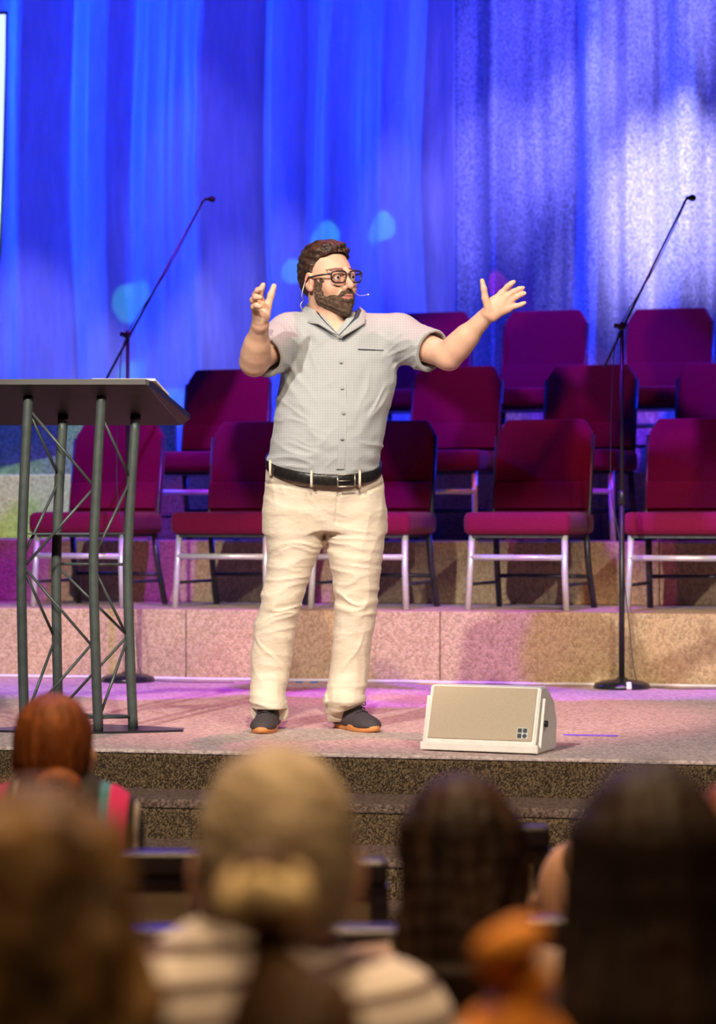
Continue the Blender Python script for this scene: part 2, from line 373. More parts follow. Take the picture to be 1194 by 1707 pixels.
# front carpeted risers, built box by box (the joints show at the front)
def riser_row(v0, v1, z0, z1, joints):
    us = joints
    for a, b in zip(us, us[1:]):
        struct('choir_riser', slab(v0, v1, z0, z1, a+.0015, b-.0015, .008), M['carpet'])
def u_at(px, v):
    t = (px-597)/F; c, s = math.cos(TH), math.sin(TH); return (t*(7.99+v*c)-v*s)/(c+t*s)
riser_row(VR[0], 8.2, ST, ZR[0], [U0, u_at(-250, 3.3), u_at(309, 3.3), u_at(733, 3.3), u_at(1240, 3.3), U1])
riser_row(VR[1], 8.2, ZR[0], ZR[1], [U0, u_at(140, 4.2), u_at(620, 4.2), u_at(1100, 4.2), U1])
riser_row(VR[2], 8.2, ZR[1], ZR[2], [U0, u_at(90, 5.0), u_at(560, 5.0), u_at(1000, 5.0), U1])
struct('choir_rail_wall', slab(5.85, 5.93, ZR[2], ZR[2]+.36, U0, u_at(285, 5.8), .01), M['carpet_rail'])

# curtains
def curtain(name, u0, u1, v, z0, z1, folds, m, label, lean=0, fine=0, seed=0):
    rnd = random.Random(seed); nu, nz = int((u1-u0)/.012), 46
    comps = [(rnd.uniform(*f[:2]), rnd.uniform(0, 6.28), f[2], rnd.uniform(-.25, .25)) for f in folds]
    us = np.linspace(u0, u1, nu); zs = np.linspace(z0, z1, nz)
    Ug, Zg = np.meshgrid(us, zs)
    d = np.zeros_like(Ug)
    for fr, ph, am, dr in comps:
        t = (Zg-z0)/(z1-z0)
        w_ = np.sin(fr*Ug+ph+dr*3*(1-t)+.5*np.sin(1.7*Ug+ph)+.25*np.sin(2.1*Zg+ph*2))
        d += am*(np.sign(w_)*np.abs(w_)**.75)*(.65+.35*(1-t))
    if fine: d += fine*np.sin(23*Ug+9*Zg)*np.exp(-((Ug-u_at(325, v)-.03*(Zg-3))/.045)**2)+fine*np.sin(60*Zg-40*Ug)*np.exp(-((Ug-u_at(742, v))/.05)**2)
    verts = [tuple(E(Ug[j, i], v+d[j, i], Zg[j, i])) for j in range(nz) for i in range(nu)]
    faces = [(j*nu+i, j*nu+i+1, (j+1)*nu+i+1, (j+1)*nu+i) for j in range(nz-1) for i in range(nu-1)]
    me = bpy.data.meshes.new(name); me.from_pydata(verts, [], faces)
    o = link(name, me, m, None, True)
    so = o.modifiers.new('s', 'SOLIDIFY'); so.thickness = .006
    tag(o, label, 'curtain'); return o
curtain('stage_curtain', U0, u_at(757, 6.15), 6.12, ZR[2]+.02, 6.6, [(4, 6, .07), (9, 12, .06), (16, 20, .036), (30, 36, .010)], M['curtain_l'],
        'smooth blue-lit satin stage curtain on the left with broad folds', fine=.006, seed=11)
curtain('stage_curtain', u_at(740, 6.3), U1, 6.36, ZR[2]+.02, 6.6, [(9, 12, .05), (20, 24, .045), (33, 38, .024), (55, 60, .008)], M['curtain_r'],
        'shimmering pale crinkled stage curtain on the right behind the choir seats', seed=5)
bm = bmesh.new(); tube(bm, [E(U0, 6.12, 6.63), E(U1, 6.12, 6.63)], .03); tube(bm, [E(U0, 6.36, 6.63), E(U1, 6.36, 6.63)], .03)
struct('trim_1', bm, M['black'])

# projection screen at the left edge
Y_S = 13.2
t = empty('projection_screen', W(-150, 200, Y_S)); tag(t, 'bright white lit projection screen cut off by the left picture edge', 'screen')
bm = bmesh.new(); poly = [W(-420, 18, Y_S), W(12, 18, Y_S), W(11, 60, Y_S), W(7, 260, Y_S), W(1, 420, Y_S), W(-2, 440, Y_S), W(-420, 440, Y_S)]
prism(bm, [p+Vector((0, .01, 0)) for p in poly], (0, .03, 0)); from_bm('frame', bm, M['screen_frame'], t, world=True)
bm = bmesh.new(); poly = [W(-410, 24, Y_S), W(9, 24, Y_S), W(8, 100, Y_S), W(4, 260, Y_S), W(-2, 400, Y_S), W(-410, 430, Y_S)]
prism(bm, poly, (0, .008, 0)); from_bm('lit_surface', bm, M['screen'], t, world=True)

for px in (-380, -30):
    bm = bmesh.new(); q = W(px, 20, Y_S)+Vector((0, .025, 0)); tube(bm, [q, Vector((q.x, q.y, 7.1))], .006, 6); from_bm('hanging_cable', bm, M['black'], t, world=True)

# ============================================================ CHOIR CHAIRS
def rounded_panel(w_, h_, d_, cham, n=1):
    return [Vector((-w_/2*.985, 0, 0)), Vector((w_/2*.985, 0, 0)), Vector((w_/2, 0, h_*.55)), Vector((w_/2*.97, 0, h_-cham*1.1)), Vector((w_/2*.80, 0, h_)), Vector((-w_/2*.80, 0, h_)), Vector((-w_/2*.97, 0, h_-cham*1.1)), Vector((-w_/2, 0, h_*.55))]
def make_chair():
    t = empty('choir_chair', (0, 0, 0))
    bm = bmesh.new(); bbox(bm, (0, 0, .402), (.51, .46, .105), None, .035, 3)
    for v in bm.verts:
        if v.co.z > .42: v.co.z += .012*math.cos(v.co.x*5.5)-.004
    from_bm('seat', bm, M['chair'], t, True)
    bm = bmesh.new(); prism(bm, rounded_panel(.475, .47, .06, .06), (0, .065, 0))
    bmesh.ops.recalc_face_normals(bm, faces=bm.faces[:])
    bmesh.ops.bevel(bm, geom=bm.edges[:], offset=.014, segments=2, affect='EDGES', profile=.6)
    bmesh.ops.transform(bm, matrix=Matrix.Translation((0, .185, .435)) @ Matrix.Rotation(math.radians(-9), 4, 'X'), verts=bm.verts)
    from_bm('backrest', bm, M['chair'], t, True)
    bm = bmesh.new(); bbox(bm, (0, .186, .535), (.46, .014, .13), Matrix.Rotation(math.radians(-9), 3, 'X'), .006)
    from_bm('lumbar_pad', bm, M['chair'], t, True)
    for s_ in (-1, 1):
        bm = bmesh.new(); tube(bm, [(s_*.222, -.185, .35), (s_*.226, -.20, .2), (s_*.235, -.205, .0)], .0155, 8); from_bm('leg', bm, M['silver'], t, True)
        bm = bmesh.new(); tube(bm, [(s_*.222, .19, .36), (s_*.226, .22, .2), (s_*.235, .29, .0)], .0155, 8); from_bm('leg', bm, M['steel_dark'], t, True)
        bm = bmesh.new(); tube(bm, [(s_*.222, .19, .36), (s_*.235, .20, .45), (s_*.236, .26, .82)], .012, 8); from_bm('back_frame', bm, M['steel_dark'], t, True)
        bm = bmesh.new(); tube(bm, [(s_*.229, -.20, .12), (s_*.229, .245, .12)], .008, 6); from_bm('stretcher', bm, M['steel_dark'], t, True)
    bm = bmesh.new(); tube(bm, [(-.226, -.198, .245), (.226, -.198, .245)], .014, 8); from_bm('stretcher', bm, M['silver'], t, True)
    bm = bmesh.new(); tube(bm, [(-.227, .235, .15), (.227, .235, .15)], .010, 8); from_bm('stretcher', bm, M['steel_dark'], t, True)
    bm = bmesh.new(); bbox(bm, (0, 0, .345), (.44, .40, .02)); from_bm('seat_frame', bm, M['steel_dark'], t)
    return t
proto = make_chair(); first = True
rows = [
 (VR[0]+.035, ZR[0], [(123, 'purple-lit choir chair in the front row behind the truss lectern'),
                      (363, 'front-row choir chair directly left of the speaking man, whole seat in view'),
                      (594, 'front-row choir chair mostly hidden behind the legs of the man'),
                      (860, 'front-row choir chair with silver legs between the man and the right microphone stand'),
                      (1131, 'front-row choir chair at the right picture edge behind the microphone stand')], 'front row of choir chairs'),
 (VR[1]+.03, ZR[1], [(318, 'second-row choir chair rising between the lectern and the man'),
                      (512, 'second-row choir chair hidden behind the torso of the man'),
                      (716, 'second-row choir chair just below the outstretched arm'),
                      (944, 'second-row choir chair directly behind the right microphone stand pole'),
                      (1178, 'second-row choir chair cut by the right picture edge')], 'middle row of choir chairs'),
 (VR[2]+.03, ZR[2], [(670, 'top-row choir chair behind the outstretched forearm of the man'),
                      (868, 'top-row choir chair with its back straight below the open hand'),
                      (1086, 'top-row choir chair at the right picture edge against the bright curtain')], 'top row of choir chairs')]
for v, z, lst, grp in rows:
    for px, lab in lst:
        o = proto if first else dup(proto); first = False
        a = math.radians(-19+random.uniform(-1.5, 1.5))
        p = Epx(px, v+.01, z)                   # middle of the seat's front edge
        R = Matrix.Rotation(a, 3, 'Z'); o.location = p-R @ Vector((0, -.235, 0)); o.rotation_euler = (0, 0, a)
        o.location.y += .05
        tag(o, lab, 'chair', grp)

# ============================================================ MICROPHONE STANDS
def mic_stand(Y, base, top, boomlow, boomtop, mic, label, tape=False, clutch=None):
    b = W(base, 1000, Y); b.z = ST
    t = empty('microphone_stand', b); tag(t, label, 'microphone stand', 'boom microphone stands')
    bm = bmesh.new(); lathe(bm, [(.124, 0), (.127, .008), (.120, .022), (.09, .034), (.03, .040), (.018, .05)], 40)
    bs = from_bm('base', bm, M['base'], t, True)
    tp = W(*top, Y); zc = W(0, clutch, Y).z-ST
    bm = bmesh.new(); tube(bm, [(0, 0, .03), (0, 0, zc)], .0125, 12); from_bm('lower_pole', bm, M['black'], t, True)
    bm = bmesh.new(); tube(bm, [(0, 0, zc), (0, 0, tp.z-ST)], .0085, 12); from_bm('upper_pole', bm, M['black'], t, True)
    bm = bmesh.new(); lathe(bm, [(.013, -.03), (.0175, -.025), (.0175, .02), (.011, .035)], 16, (0, 0, zc)); from_bm('clutch', bm, M['black'], t, True)
    bm = bmesh.new(); bbox(bm, (0, -.004, tp.z-ST+.01), (.03, .034, .036), Matrix.Rotation(.5, 3, 'Y'), .008); tube(bm, [(-.035, 0, tp.z-ST+.015), (.01, 0, tp.z-ST+.01)], .010, 8)
    from_bm('boom_clamp', bm, M['black'], t, True)
    pts = [W(*boomlow, Y), tp+Vector((0, 0, .012)), W(*boomtop, Y)]
    bm = bmesh.new(); tube(bm, pts, [.0055, .0055, .004], 8); from_bm('boom_arm', bm, M['black'], t, True, True)
    e = W(*boomtop, Y); m1 = W(*mic, Y)
    goose = smooth_path([e+(pts[1]-e).normalized()*.02, e, e+Vector((.02, 0, .012)), m1-Vector((.015, 0, 0))], 5)
    bm = bmesh.new(); tube(bm, goose, .0045, 8); from_bm('gooseneck', bm, M['black'], t, True, True)
    f = Field(m1-Vector((.04, .03, .03)), m1+Vector((.03, .03, .03)), .0025)
    f.cone(m1-Vector((.02, 0, 0)), m1-Vector((.004, 0, 0)), .007, .012, .004); f.ell(m1, (.0155, .014, .014), .004)
    link('microphone', f.mesh('microphone'), M['black'], t, True, True)
    # cable that follows boom and pole
    cb = [goose[-1]+Vector((-.02, -.006, -.006)), e+Vector((0, -.008, -.008)), (e+pts[1])/2+Vector((.004, -.006, -.012)), pts[1]+Vector((-.015, -.01, -.005)), pts[1]+Vector((-.05, 0, -.25)), W(base-18, 810, Y), W(base-4, 900, Y), W(base+12, 1040, Y), Vector((b.x+.06, b.y-.03, ST+.05)), Vector((b.x+.14, b.y-.02, ST+.006)), Vector((b.x+.5, b.y-.14, ST+.006))]
    bm = bmesh.new(); tube(bm, smooth_path(cb, 6), .0022, 6); from_bm('cable', bm, M['steel_dark'], t, True, True)
    if tape:
        bm = bmesh.new(); bbox(bm, (.018, -.118, .017), (.022, .022, .034), Matrix.Rotation(-.5, 3, 'X'), .003); from_bm('tape_label', bm, M['white_tape'], t)
    return t
M['base'] = mat('black enamel base', (.02, .02, .025), .22, .3, col2=(.03, .03, .035), scale=20)
mic_stand(10.97, 1037, (1040, 548), (1008, 612), (1143, 334), (1155, 330), 'black microphone stand on the right with white tape on its base', True, 830)
mic_stand(11.40, 213, (217, 562), (176, 634), (338, 336), (354, 332), 'black microphone stand on the left seen behind the lectern', False, 850)

# ============================================================ LECTERN
YL = 8.74; YLb = 8.88
t = empty('truss_lectern', (W(130, 1000, YL).x, (YL+YLb)/2, ST)); tag(t, 'grey metal truss lectern with dark slanted top at the left of the stage', 'lectern')
def post(tp, mid, bot, Y):
    pts = [W(*tp, Y), W((tp[0]+mid[0])/2-1.2, (tp[1]+mid[1])/2, Y), W(*mid, Y), W((mid[0]+bot[0])/2-1, (mid[1]+bot[1])/2, Y), W(*bot, Y)]
    pts[-1].z = ST+.008
    bm = bmesh.new(); tube(bm, smooth_path(pts, 5), .0180, 14); from_bm('post', bm, M['truss'], t, True, True)
    for q in (tp,):
        bm = bmesh.new(); a = W(*q, Y); tube(bm, [a+Vector((0, 0, -.008)), a+Vector((0, 0, .012))], .019, 12); from_bm('post_collar', bm, M['black'], t, True, True)
post((48, 650), (36, 940), (41, 1222), YL); post((170, 650), (156, 936), (164, 1222), YL)
post((105, 699), (94, 945), (98, 1215), YLb); post((226, 699), (213, 940), (222, 1215), YLb)
def rods(seq, m='truss'):
    for a, b in zip(seq, seq[1:]):
        bm = bmesh.new(); tube(bm, [W(a[0], a[1], a[2]), W(b[0], b[1], b[2])], .0052, 8); from_bm('lattice_rod', bm, M[m], t, True, True)
N_, B_ = YL, YLb
rods([(50, 684, N_), (158, 812, N_), (40, 945, N_), (152, 1075, N_), (44, 1200, N_)])
rods([(50, 690, N_), (100, 798, B_), (40, 925, N_)]); rods([(40, 950, N_), (92, 1065, B_), (44, 1195, N_)])
rods([(170, 695, N_), (218, 800, B_), (158, 925, N_)]); rods([(158, 950, N_), (213, 1063, B_), (165, 1198, N_)])
rods([(97, 945, B_), (213, 1060, B_), (98, 1185, B_)])
rods([(97, 940, B_), (213, 941, B_)]); rods([(164, 1196, N_), (221, 1195, B_)]); rods([(41, 1196, N_), (164, 1196, N_)]); rods([(98, 1190, B_), (221, 1194, B_)])
bm = bmesh.new(); z = W(0, 891, 8.8).z
prism(bm, [Vector((W(42, 0, N_).x, N_, z)), Vector((W(160, 0, N_).x, N_, z)), Vector((W(214, 0, B_).x, B_, z)), Vector((W(97, 0, B_).x, B_, z))], (0, 0, .006)); from_bm('shelf', bm, M['truss'], t, world=True)
# base plate: a lens-shaped sheet
bm = bmesh.new(); cx = W(140, 0, YL).x; x0 = W(-28, 0, YL).x; x1 = W(303, 0, YL).x; po = []
for k in range(15):
    q = k/14; po.append(Vector((x0+(x1-x0)*q, 8.80-.085*math.sin(math.pi*q), ST)))
for k in range(15):
    q = 1-k/14; po.append(Vector((x0+(x1-x0)*q, 8.86+.16*math.sin(math.pi*q), ST)))
prism(bm, po, (0, 0, .008)); from_bm('base_plate', bm, M['base'], t, world=True)
# slanted top
na = W(-70, 641, YL-.10); nb = W(243, 641, YL-.10); fb = W(301, 709, YL+.22); fa = W(-10, 709, YL+.22)
fc = W(317, 699, YL+.2)
bm = bmesh.new(); prism(bm, [na, nb, fb, fa], (0, .005, .02)); tp_ = from_bm('slanted_top', bm, M['lectern_top'], t, world=True)
bm = bmesh.new(); nrm = Vector((0, .01, .02)); prism(bm, [nb+Vector((.0, 0, .0)), nb+Vector((.012, 0, -.004)), fc, fb], nrm); from_bm('edge_lip', bm, M['black'], t, world=True)
bm = bmesh.new(); prism(bm, [fa+Vector((0, 0, .01)), fb+Vector((0, 0, .01)), fb+Vector((0, .02, .03)), fa+Vector((0, .02, .03))], (0, .008, .005)); from_bm('book_stop', bm, M['black'], t, world=True)
bm = bmesh.new()
d1 = (fb-nb).normalized(); d2 = (na-nb).normalized(); o0 = nb+d1*.03+Vector((0, .008, .026))
prism(bm, [o0-d2*.022, o0+d1*.13-d2*.026, o0+d1*.13+d2*.2, o0+d2*.2], (0, .001, .008))
bk = from_bm('paper_stack', bm, M['paper']); tag(bk, 'white papers lying on the slanted top of the lectern', 'papers')

# ============================================================ FLOOR MONITOR
M['logo'] = mat('black emblem', (.008, .008, .008), .5)
a = math.radians(-23); t = empty('floor_monitor', (W(818, 0, 8.12).x, 8.13, ST), a)
tag(t, 'cream wedge floor monitor speaker at the front edge of the stage', 'speaker')
hw = .192
prof = [(-.105, .012), (-.108, .032), (-.045, .212), (.015, .214), (.085, .165), (.118, .095), (.108, .0), (-.085, .0)]   # (y, z)
bm = bmesh.new(); prism(bm, [Vector((-hw, y, z)) for y, z in prof], (2*hw, 0, 0)); bmesh.ops.recalc_face_normals(bm, faces=bm.faces[:])
bmesh.ops.bevel(bm, geom=bm.edges[:], offset=.004, segments=2, affect='EDGES'); from_bm('cabinet', bm, M['spk'], t)
fd = Vector((0, .063, .18)).normalized(); fn_ = Vector((0, -fd.z, fd.y)); Lf = math.hypot(.063, .18)
o0 = Vector((0, -.108, .032))
bm = bmesh.new(); R = Matrix((Vector((1, 0, 0)), fd, -fn_)).transposed()
bbox(bm, o0+fd*(Lf/2+.004)+fn_*.001, (2*hw-.024, Lf-.014, .008), R, .002); from_bm('grille', bm, M['grille'], t)
bm = bmesh.new(); bbox(bm, (0, -.106, .018), (2*hw+.024, .022, .026), None, .004); from_bm('lower_bumper', bm, M['spk'], t)
# emblem: white plate, three squares and a disc
ec = o0+fd*.036+fn_*.0065+Vector((hw-.045, 0, 0))
bm = bmesh.new(); bbox(bm, ec, (.036, .036, .002), R); em_ = from_bm('emblem', bm, M['white_tape'], t)
for i, (dx, dy) in enumerate(((-1, 1), (1, 1), (-1, -1))):
    bm = bmesh.new(); bbox(bm, ec+Vector((dx*.0088, 0, 0))+fd*dy*.0088+fn_*.0015, (.0145, .0145, .002), R); from_bm('emblem_square', bm, M['logo'], em_)
bm = bmesh.new(); q = ec+Vector((.0088, 0, 0))-fd*.0088+fn_*.0005; tube(bm, [q, q+fn_*.002], .0075, 20); from_bm('emblem_disc', bm, M['logo'], em_)
for s_ in (-1, 1):
    bm = bmesh.new(); bbox(bm, (s_*(hw+.009), -.062, .098), (.010, .010, .165), Matrix.Rotation(math.radians(-17), 3, 'X'), .002); from_bm('bracket_arm', bm, M['spk'], t)
    bm = bmesh.new(); tube(bm, [(s_*(hw-.002), -.03, .095), (s_*(hw+.016), -.03, .095)], .011, 12); from_bm('bracket_knob', bm, M['black'], t, True)

# ============================================================ CABLES AND TAPE
pts = [Epx(px, VR[0]-.035+.012*math.sin(px*.013)+.008*math.sin(px*.047+1), ST+.008) for px in range(-80, 1290, 30)]
bm = bmesh.new(); tube(bm, smooth_path(pts, 3), .0072, 8); o = from_bm('floor_cable', bm, M['white_cable'], None, True); tag(o, 'white cable running along the foot of the carpeted riser', 'cable')
def tape(name, px, v, w_, d_, m, lab, cat='tape'):
    p = Epx(px, v, ST+.003); bm = bmesh.new(); bbox(bm, (0, 0, 0), (w_, d_, .004)); o = from_bm(name, bm, M[m]); o.location = p; o.rotation_euler = (0, 0, -TH); tag(o, lab, cat)
tape('tape_mark', 499, VR[0]-.085, .03, .03, 'blue_tape', 'blue tape mark between the feet of the man, left one of two')
tape('tape_mark', 524, VR[0]-.085, .03, .03, 'blue_tape', 'blue tape mark between the feet of the man, right one of two')
tape('tape_mark', 713, VR[0]-.085, .08, .02, 'yellow_tape', 'yellowish tape mark at the riser foot, left above the floor monitor')
M['violet_tape'] = mat('violet tape', (.2, .08, .7), .5, col2=(.25, .1, .8), scale=30)
tape('tape_strip', 985, .80, .19, .012, 'violet_tape', 'thin violet tape strip on the stage floor right of the floor monitor')
# ============================================================ THE SPEAKER
YM = 8.90
def P(px, py, dy=0): return np.array(W(px, py, YM+dy))
SC = F/YM
def waves(X, Y, Z, comps):
    out = 0
    for ax, ay, az, ph, am in comps: out = out+am*np.sin(ax*X+ay*Y+az*Z+ph)
    return out
M['skin'] = mat('skin', (.8, .45, .3), .5, scale=60, vcol=True, bump=.08, bscale=300, spec=.35)
for n_ in M['skin'].node_tree.nodes:
    if n_.type == 'BSDF_PRINCIPLED':
        n_.inputs['Subsurface Weight'].default_value = .12; n_.inputs['Subsurface Radius'].default_value = (.012, .004, .002)
M['hair_brown'] = mat('short brown hair', (.016, .007, .004), .5, col2=(.07, .030, .015), scale=55, bump=.5, bscale=160, stretch=(.6, 1.6, 1.0))
M['beard'] = mat('brown beard', (.045, .020, .012), .7, col2=(.14, .08, .05), scale=130, bump=.6, bscale=260)
M['pants'] = mat('cream cotton twill', (.66, .55, .43), .85, col2=(.73, .62, .49), scale=9, bump=.25, bscale=45, stretch=(1, 1, 1.8), sheen=.2, spec=.2)
M['belt'] = mat('black leather', (.012, .010, .010), .25, col2=(.02, .017, .016), scale=60, bump=.1)
M['metal'] = mat('dull metal', (.45, .40, .33), .35, .8)
M['shoe'] = mat('charcoal canvas', (.045, .033, .038), .8, col2=(.06, .045, .05), scale=200, bump=.3)
M['gum'] = mat('gum rubber', (.62, .24, .07), .55, col2=(.68, .28, .09), scale=30)
M['navy'] = mat('navy lining', (.03, .035, .06), .8, col2=(.04, .045, .075), scale=60)
M['glass_frame'] = mat('dark glasses frame', (.02, .014, .016), .3, col2=(.05, .03, .03), scale=80)
M['lens'] = mat('clear lens', (1, 1, 1), .03, spec=.6)
_n = M['lens'].node_tree.nodes; _t = _n.new('ShaderNodeBsdfTransparent'); _m = _n.new('ShaderNodeMixShader'); _m.inputs[0].default_value = .10
_gl = _n.new('ShaderNodeBsdfGlossy'); _gl.inputs['Roughness'].default_value = .05
_l = M['lens'].node_tree.links; _l.new(_t.outputs[0], _m.inputs[1]); _l.new(_gl.outputs[0], _m.inputs[2]); _l.new(_m.outputs[0], _n['Material Output'].inputs['Surface'])
M['eye'] = mat('eyeball', (.8, .76, .72), .2, vcol=True, scale=3)
M['wire'] = mat('beige wire', (.8, .7, .6), .4, col2=(.75, .65, .55), scale=30)
M['button'] = mat('grey button', (.30, .30, .31), .35, col2=(.36, .36, .37), scale=50)
# shirt: fine check
def shirt_mat():
    m = bpy.data.materials.new('grey checked shirt'); m.use_nodes = True; N = m.node_tree.nodes; L = m.node_tree.links
    b = N['Principled BSDF']; b.inputs['Roughness'].default_value = .85; b.inputs['Specular IOR Level'].default_value = .2; b.inputs['Sheen Weight'].default_value = .15
    tc = N.new('ShaderNodeTexCoord'); fac = None
    for d in ('X', 'Z'):
        wv = N.new('ShaderNodeTexWave'); wv.bands_direction = d; wv.inputs['Scale'].default_value = 34; wv.inputs['Distortion'].default_value = .4; wv.inputs['Detail'].default_value = 1
        L.new(tc.outputs['Object'], wv.inputs['Vector'])
        r = N.new('ShaderNodeMath'); r.operation = 'POWER'; r.inputs[1].default_value = 3; L.new(wv.outputs['Fac'], r.inputs[0])
        if fac is None: fac = r
        else:
            a = N.new('ShaderNodeMath'); a.operation = 'MAXIMUM'; L.new(fac.outputs[0], a.inputs[0]); L.new(r.outputs[0], a.inputs[1]); fac = a
    mx = N.new('ShaderNodeMix'); mx.data_type = 'RGBA'; mx.inputs[6].default_value = (.42, .42, .42, 1); mx.inputs[7].default_value = (.35, .36, .37, 1)
    L.new(fac.outputs[0], mx.inputs[0]); L.new(mx.outputs[2], b.inputs['Base Color'])
    n = N.new('ShaderNodeTexNoise'); n.inputs['Scale'].default_value = 26; n.inputs['Detail'].default_value = 3; L.new(tc.outputs['Object'], n.inputs['Vector'])
    bp = N.new('ShaderNodeBump'); bp.inputs['Strength'].default_value = .3; bp.inputs['Distance'].default_value = .012; L.new(n.outputs['Fac'], bp.inputs['Height']); L.new(bp.outputs[0], b.inputs['Normal'])
    return m
M['shirt'] = shirt_mat()

man = empty('person', (P(520, 1200)[0], YM, ST))
tag(man, 'bearded man with glasses, grey short-sleeved shirt and cream trousers speaking with arms spread', 'person')

_rt = np.random.RandomState(3).rand(64, 64)
def vn(x, y, sd=0):
    x = x+sd*7.31; y = y+sd*3.77; xi = np.floor(x).astype(int); yi = np.floor(y).astype(int); fx = x-xi; fy = y-yi
    fx = fx*fx*(3-2*fx); fy = fy*fy*(3-2*fy); g = lambda a, b: _rt[a % 64, b % 64]
    return (g(xi, yi)*(1-fx)+g(xi+1, yi)*fx)*(1-fy)+(g(xi, yi+1)*(1-fx)+g(xi+1, yi+1)*fx)*fy
def ridge(px, pz, lx, lz, rot, sd):
    """irregular cloth creases: long along one direction, sharp across it"""
    c, s_ = math.cos(rot), math.sin(rot); a = px*c+pz*s_; b = -px*s_+pz*c
    wv = vn(a/lx*1.3, b/lz*.6, sd+5)*1.6
    q = vn(a/lx, b/lz+wv, sd); return (1-np.abs(2*q-1))**2*1.6-.5
# ---- head frame
yaw = math.radians(37); roll = math.radians(-6); pit = math.radians(-3)
Rh = (Matrix.Rotation(yaw, 3, 'Z') @ Matrix.Rotation(math.pi, 3, 'Z') @ Matrix.Rotation(-pit, 3, 'X') @ Matrix.Rotation(roll, 3, 'Y'))
# local: +X = viewer-left when facing the camera is his right; we want local X = his left, Y = forward, Z = up
Rh = Matrix((Vector((math.cos(yaw), math.sin(yaw), 0)), Vector((math.sin(yaw), -math.cos(yaw), 0)), Vector((0, 0, 1)))).transposed()
tilt = Matrix.Rotation(math.radians(-5), 3, Vector((0, 1, 0)))      # small sideways lean
Rh = tilt @ Rh
HS = 1.06
HC = Vector(P(549, 468, -.02))
def H(x, y, z): return np.array(HC+Rh @ (Vector((x, y, z))*HS))
RN = np.array(Rh)
def HE(f, c, r, k=.01, op='add', rx=0, ry=0, rz=0):
    R = RN
    if rx or ry or rz:
        from mathutils import Euler
        R = np.array(Rh @ Euler((rx, ry, rz)).to_matrix())
    f.ell(H(*c), np.array(r)*HS, k, op, R)
def HCn(f, a, b, ra, rb, k=.008, op='add'): f.cone(H(*a), H(*b), ra*HS, rb*HS, k, op)
def head_core(f):
    HE(f, (0, -.018, .035), (.075, .094, .084), .01)
    HE(f, (0, .028, -.015), (.064, .062, .090), .03)
    HE(f, (0, .030, -.070), (.052, .056, .040), .02)
    HCn(f, (0, .074, -.100), (0, .068, -.092), .020, .022, .02)
def face(f):
    head_core(f)
    for s_ in (-1, 1):
        HE(f, (s_*.040, .062, -.030), (.024, .022, .026), .02)
        HCn(f, (s_*.016, .089, .022), (s_*.048, .074, .020), .011, .009, .012)
        HE(f, (s_*.033, .096, .0), (.019, .016, .014), .010, 'sub')
        HE(f, (s_*.032, .082, .001), (.0155, .0125, .0125), .006)     # lids
        HE(f, (s_*.032, .0840, .0080), (.0160, .0125, .0085), .003)
        HE(f, (s_*.032, .0825, -.0105), (.0150, .0110, .0060), .004)
        HE(f, (s_*.0125, .100, -.036), (.0085, .010, .008), .005)
        # ear
        HE(f, (s_*.077, -.012, .0), (.010, .020, .033), .008, rx=-.15)
        HE(f, (s_*.086, -.008, .004), (.006, .011, .019), .004, 'sub', rx=-.15)
        HE(f, (s_*.076, -.006, -.025), (.008, .011, .011), .006)
    HCn(f, (0, .088, .012), (0, .110, -.020), .008, .0102, .007)
    HCn(f, (0, .110, -.020), (0, .117, -.031), .0102, .0125, .005)
    HE(f, (0, .090, -.062), (.026, .016, .022), .012)
    HCn(f, (-.018, .096, -.0585), (.018, .096, -.0585), .0045, .0045, .004)
    HCn(f, (-.016, .096, -.0690), (.016, .096, -.0690), .0058, .0058, .004)
    HCn(f, (-.017, .107, -.0635), (.017, .107, -.0635), .0028, .0028, .003, 'sub')

neck0 = P(553, 560, .03); neck1 = H(0, -.03, -.05)
# arms: joints
RS, RE, RW = P(478, 560, .0), P(424, 603, -.22), P(434, 540, -.36)         # his right (image left)
LS, LE, LW = P(672, 565, -.01), P(748, 594, -.17), P(813, 524, -.27)       # his left (image right)
lo = np.array([P(375, 0)[0], YM-.62, ST+.06]); hi = np.array([P(900, 0)[0], YM+.2, P(0, 395)[2]])
body = Field(lo, hi, .0044)
body.chain([neck0, neck1], [.068, .062], .02)
body.cone(P(553, 545, -.02), H(0, .01, -.07), .052, .050, .03)
# torso
def trow(py, l, r, ry, dy=0.0): return (P(0, py)[2], P((l+r)/2, 0)[0], YM+dy, (r-l)/2/SC, ry)
ins_ = 5
body.loft([trow(py, l+ins_, r-ins_, ry-.012, dy) for py, l, r, ry, dy in ((545, 490, 650, .09, .01), (600, 480, 662, .125, 0), (660, 462, 656, .14, -.01), (720, 455, 640, .15, -.02), (770, 450, 630, .145, -.015), (830, 450, 634, .125, 0), (862, 465, 620, .10, .01))], .02)
for S_, E_ in ((RS, RE), (LS, LE)):
    body.cone(P(553, 556, .02), S_, .07, .068, .03)
body.chain([RS, RE], [.060, .046], .012); body.chain([LS, LE], [.060, .044], .012)
# forearms with muscle belly near the elbow
def forearm(E_, W_, s_):
    body.cone(E_, W_, .049*s_, .0285*s_, .022); m = E_+(W_-E_)*.25; body.cone(m, E_+(W_-E_)*.45, .047*s_, .042*s_, .022)
forearm(RE, RW, 1.04); forearm(LE, LW, 1.0)
# legs (inside the trousers)
for hip, kn, an in (((495, 860), (467, 1005), (450, 1180)), ((590, 860), (594, 1005), (576, 1180))):
    body.chain([P(*hip, 0), P(*kn, -.01), P(*an, .02)], [.085, .055, .040], .02)
face(body)
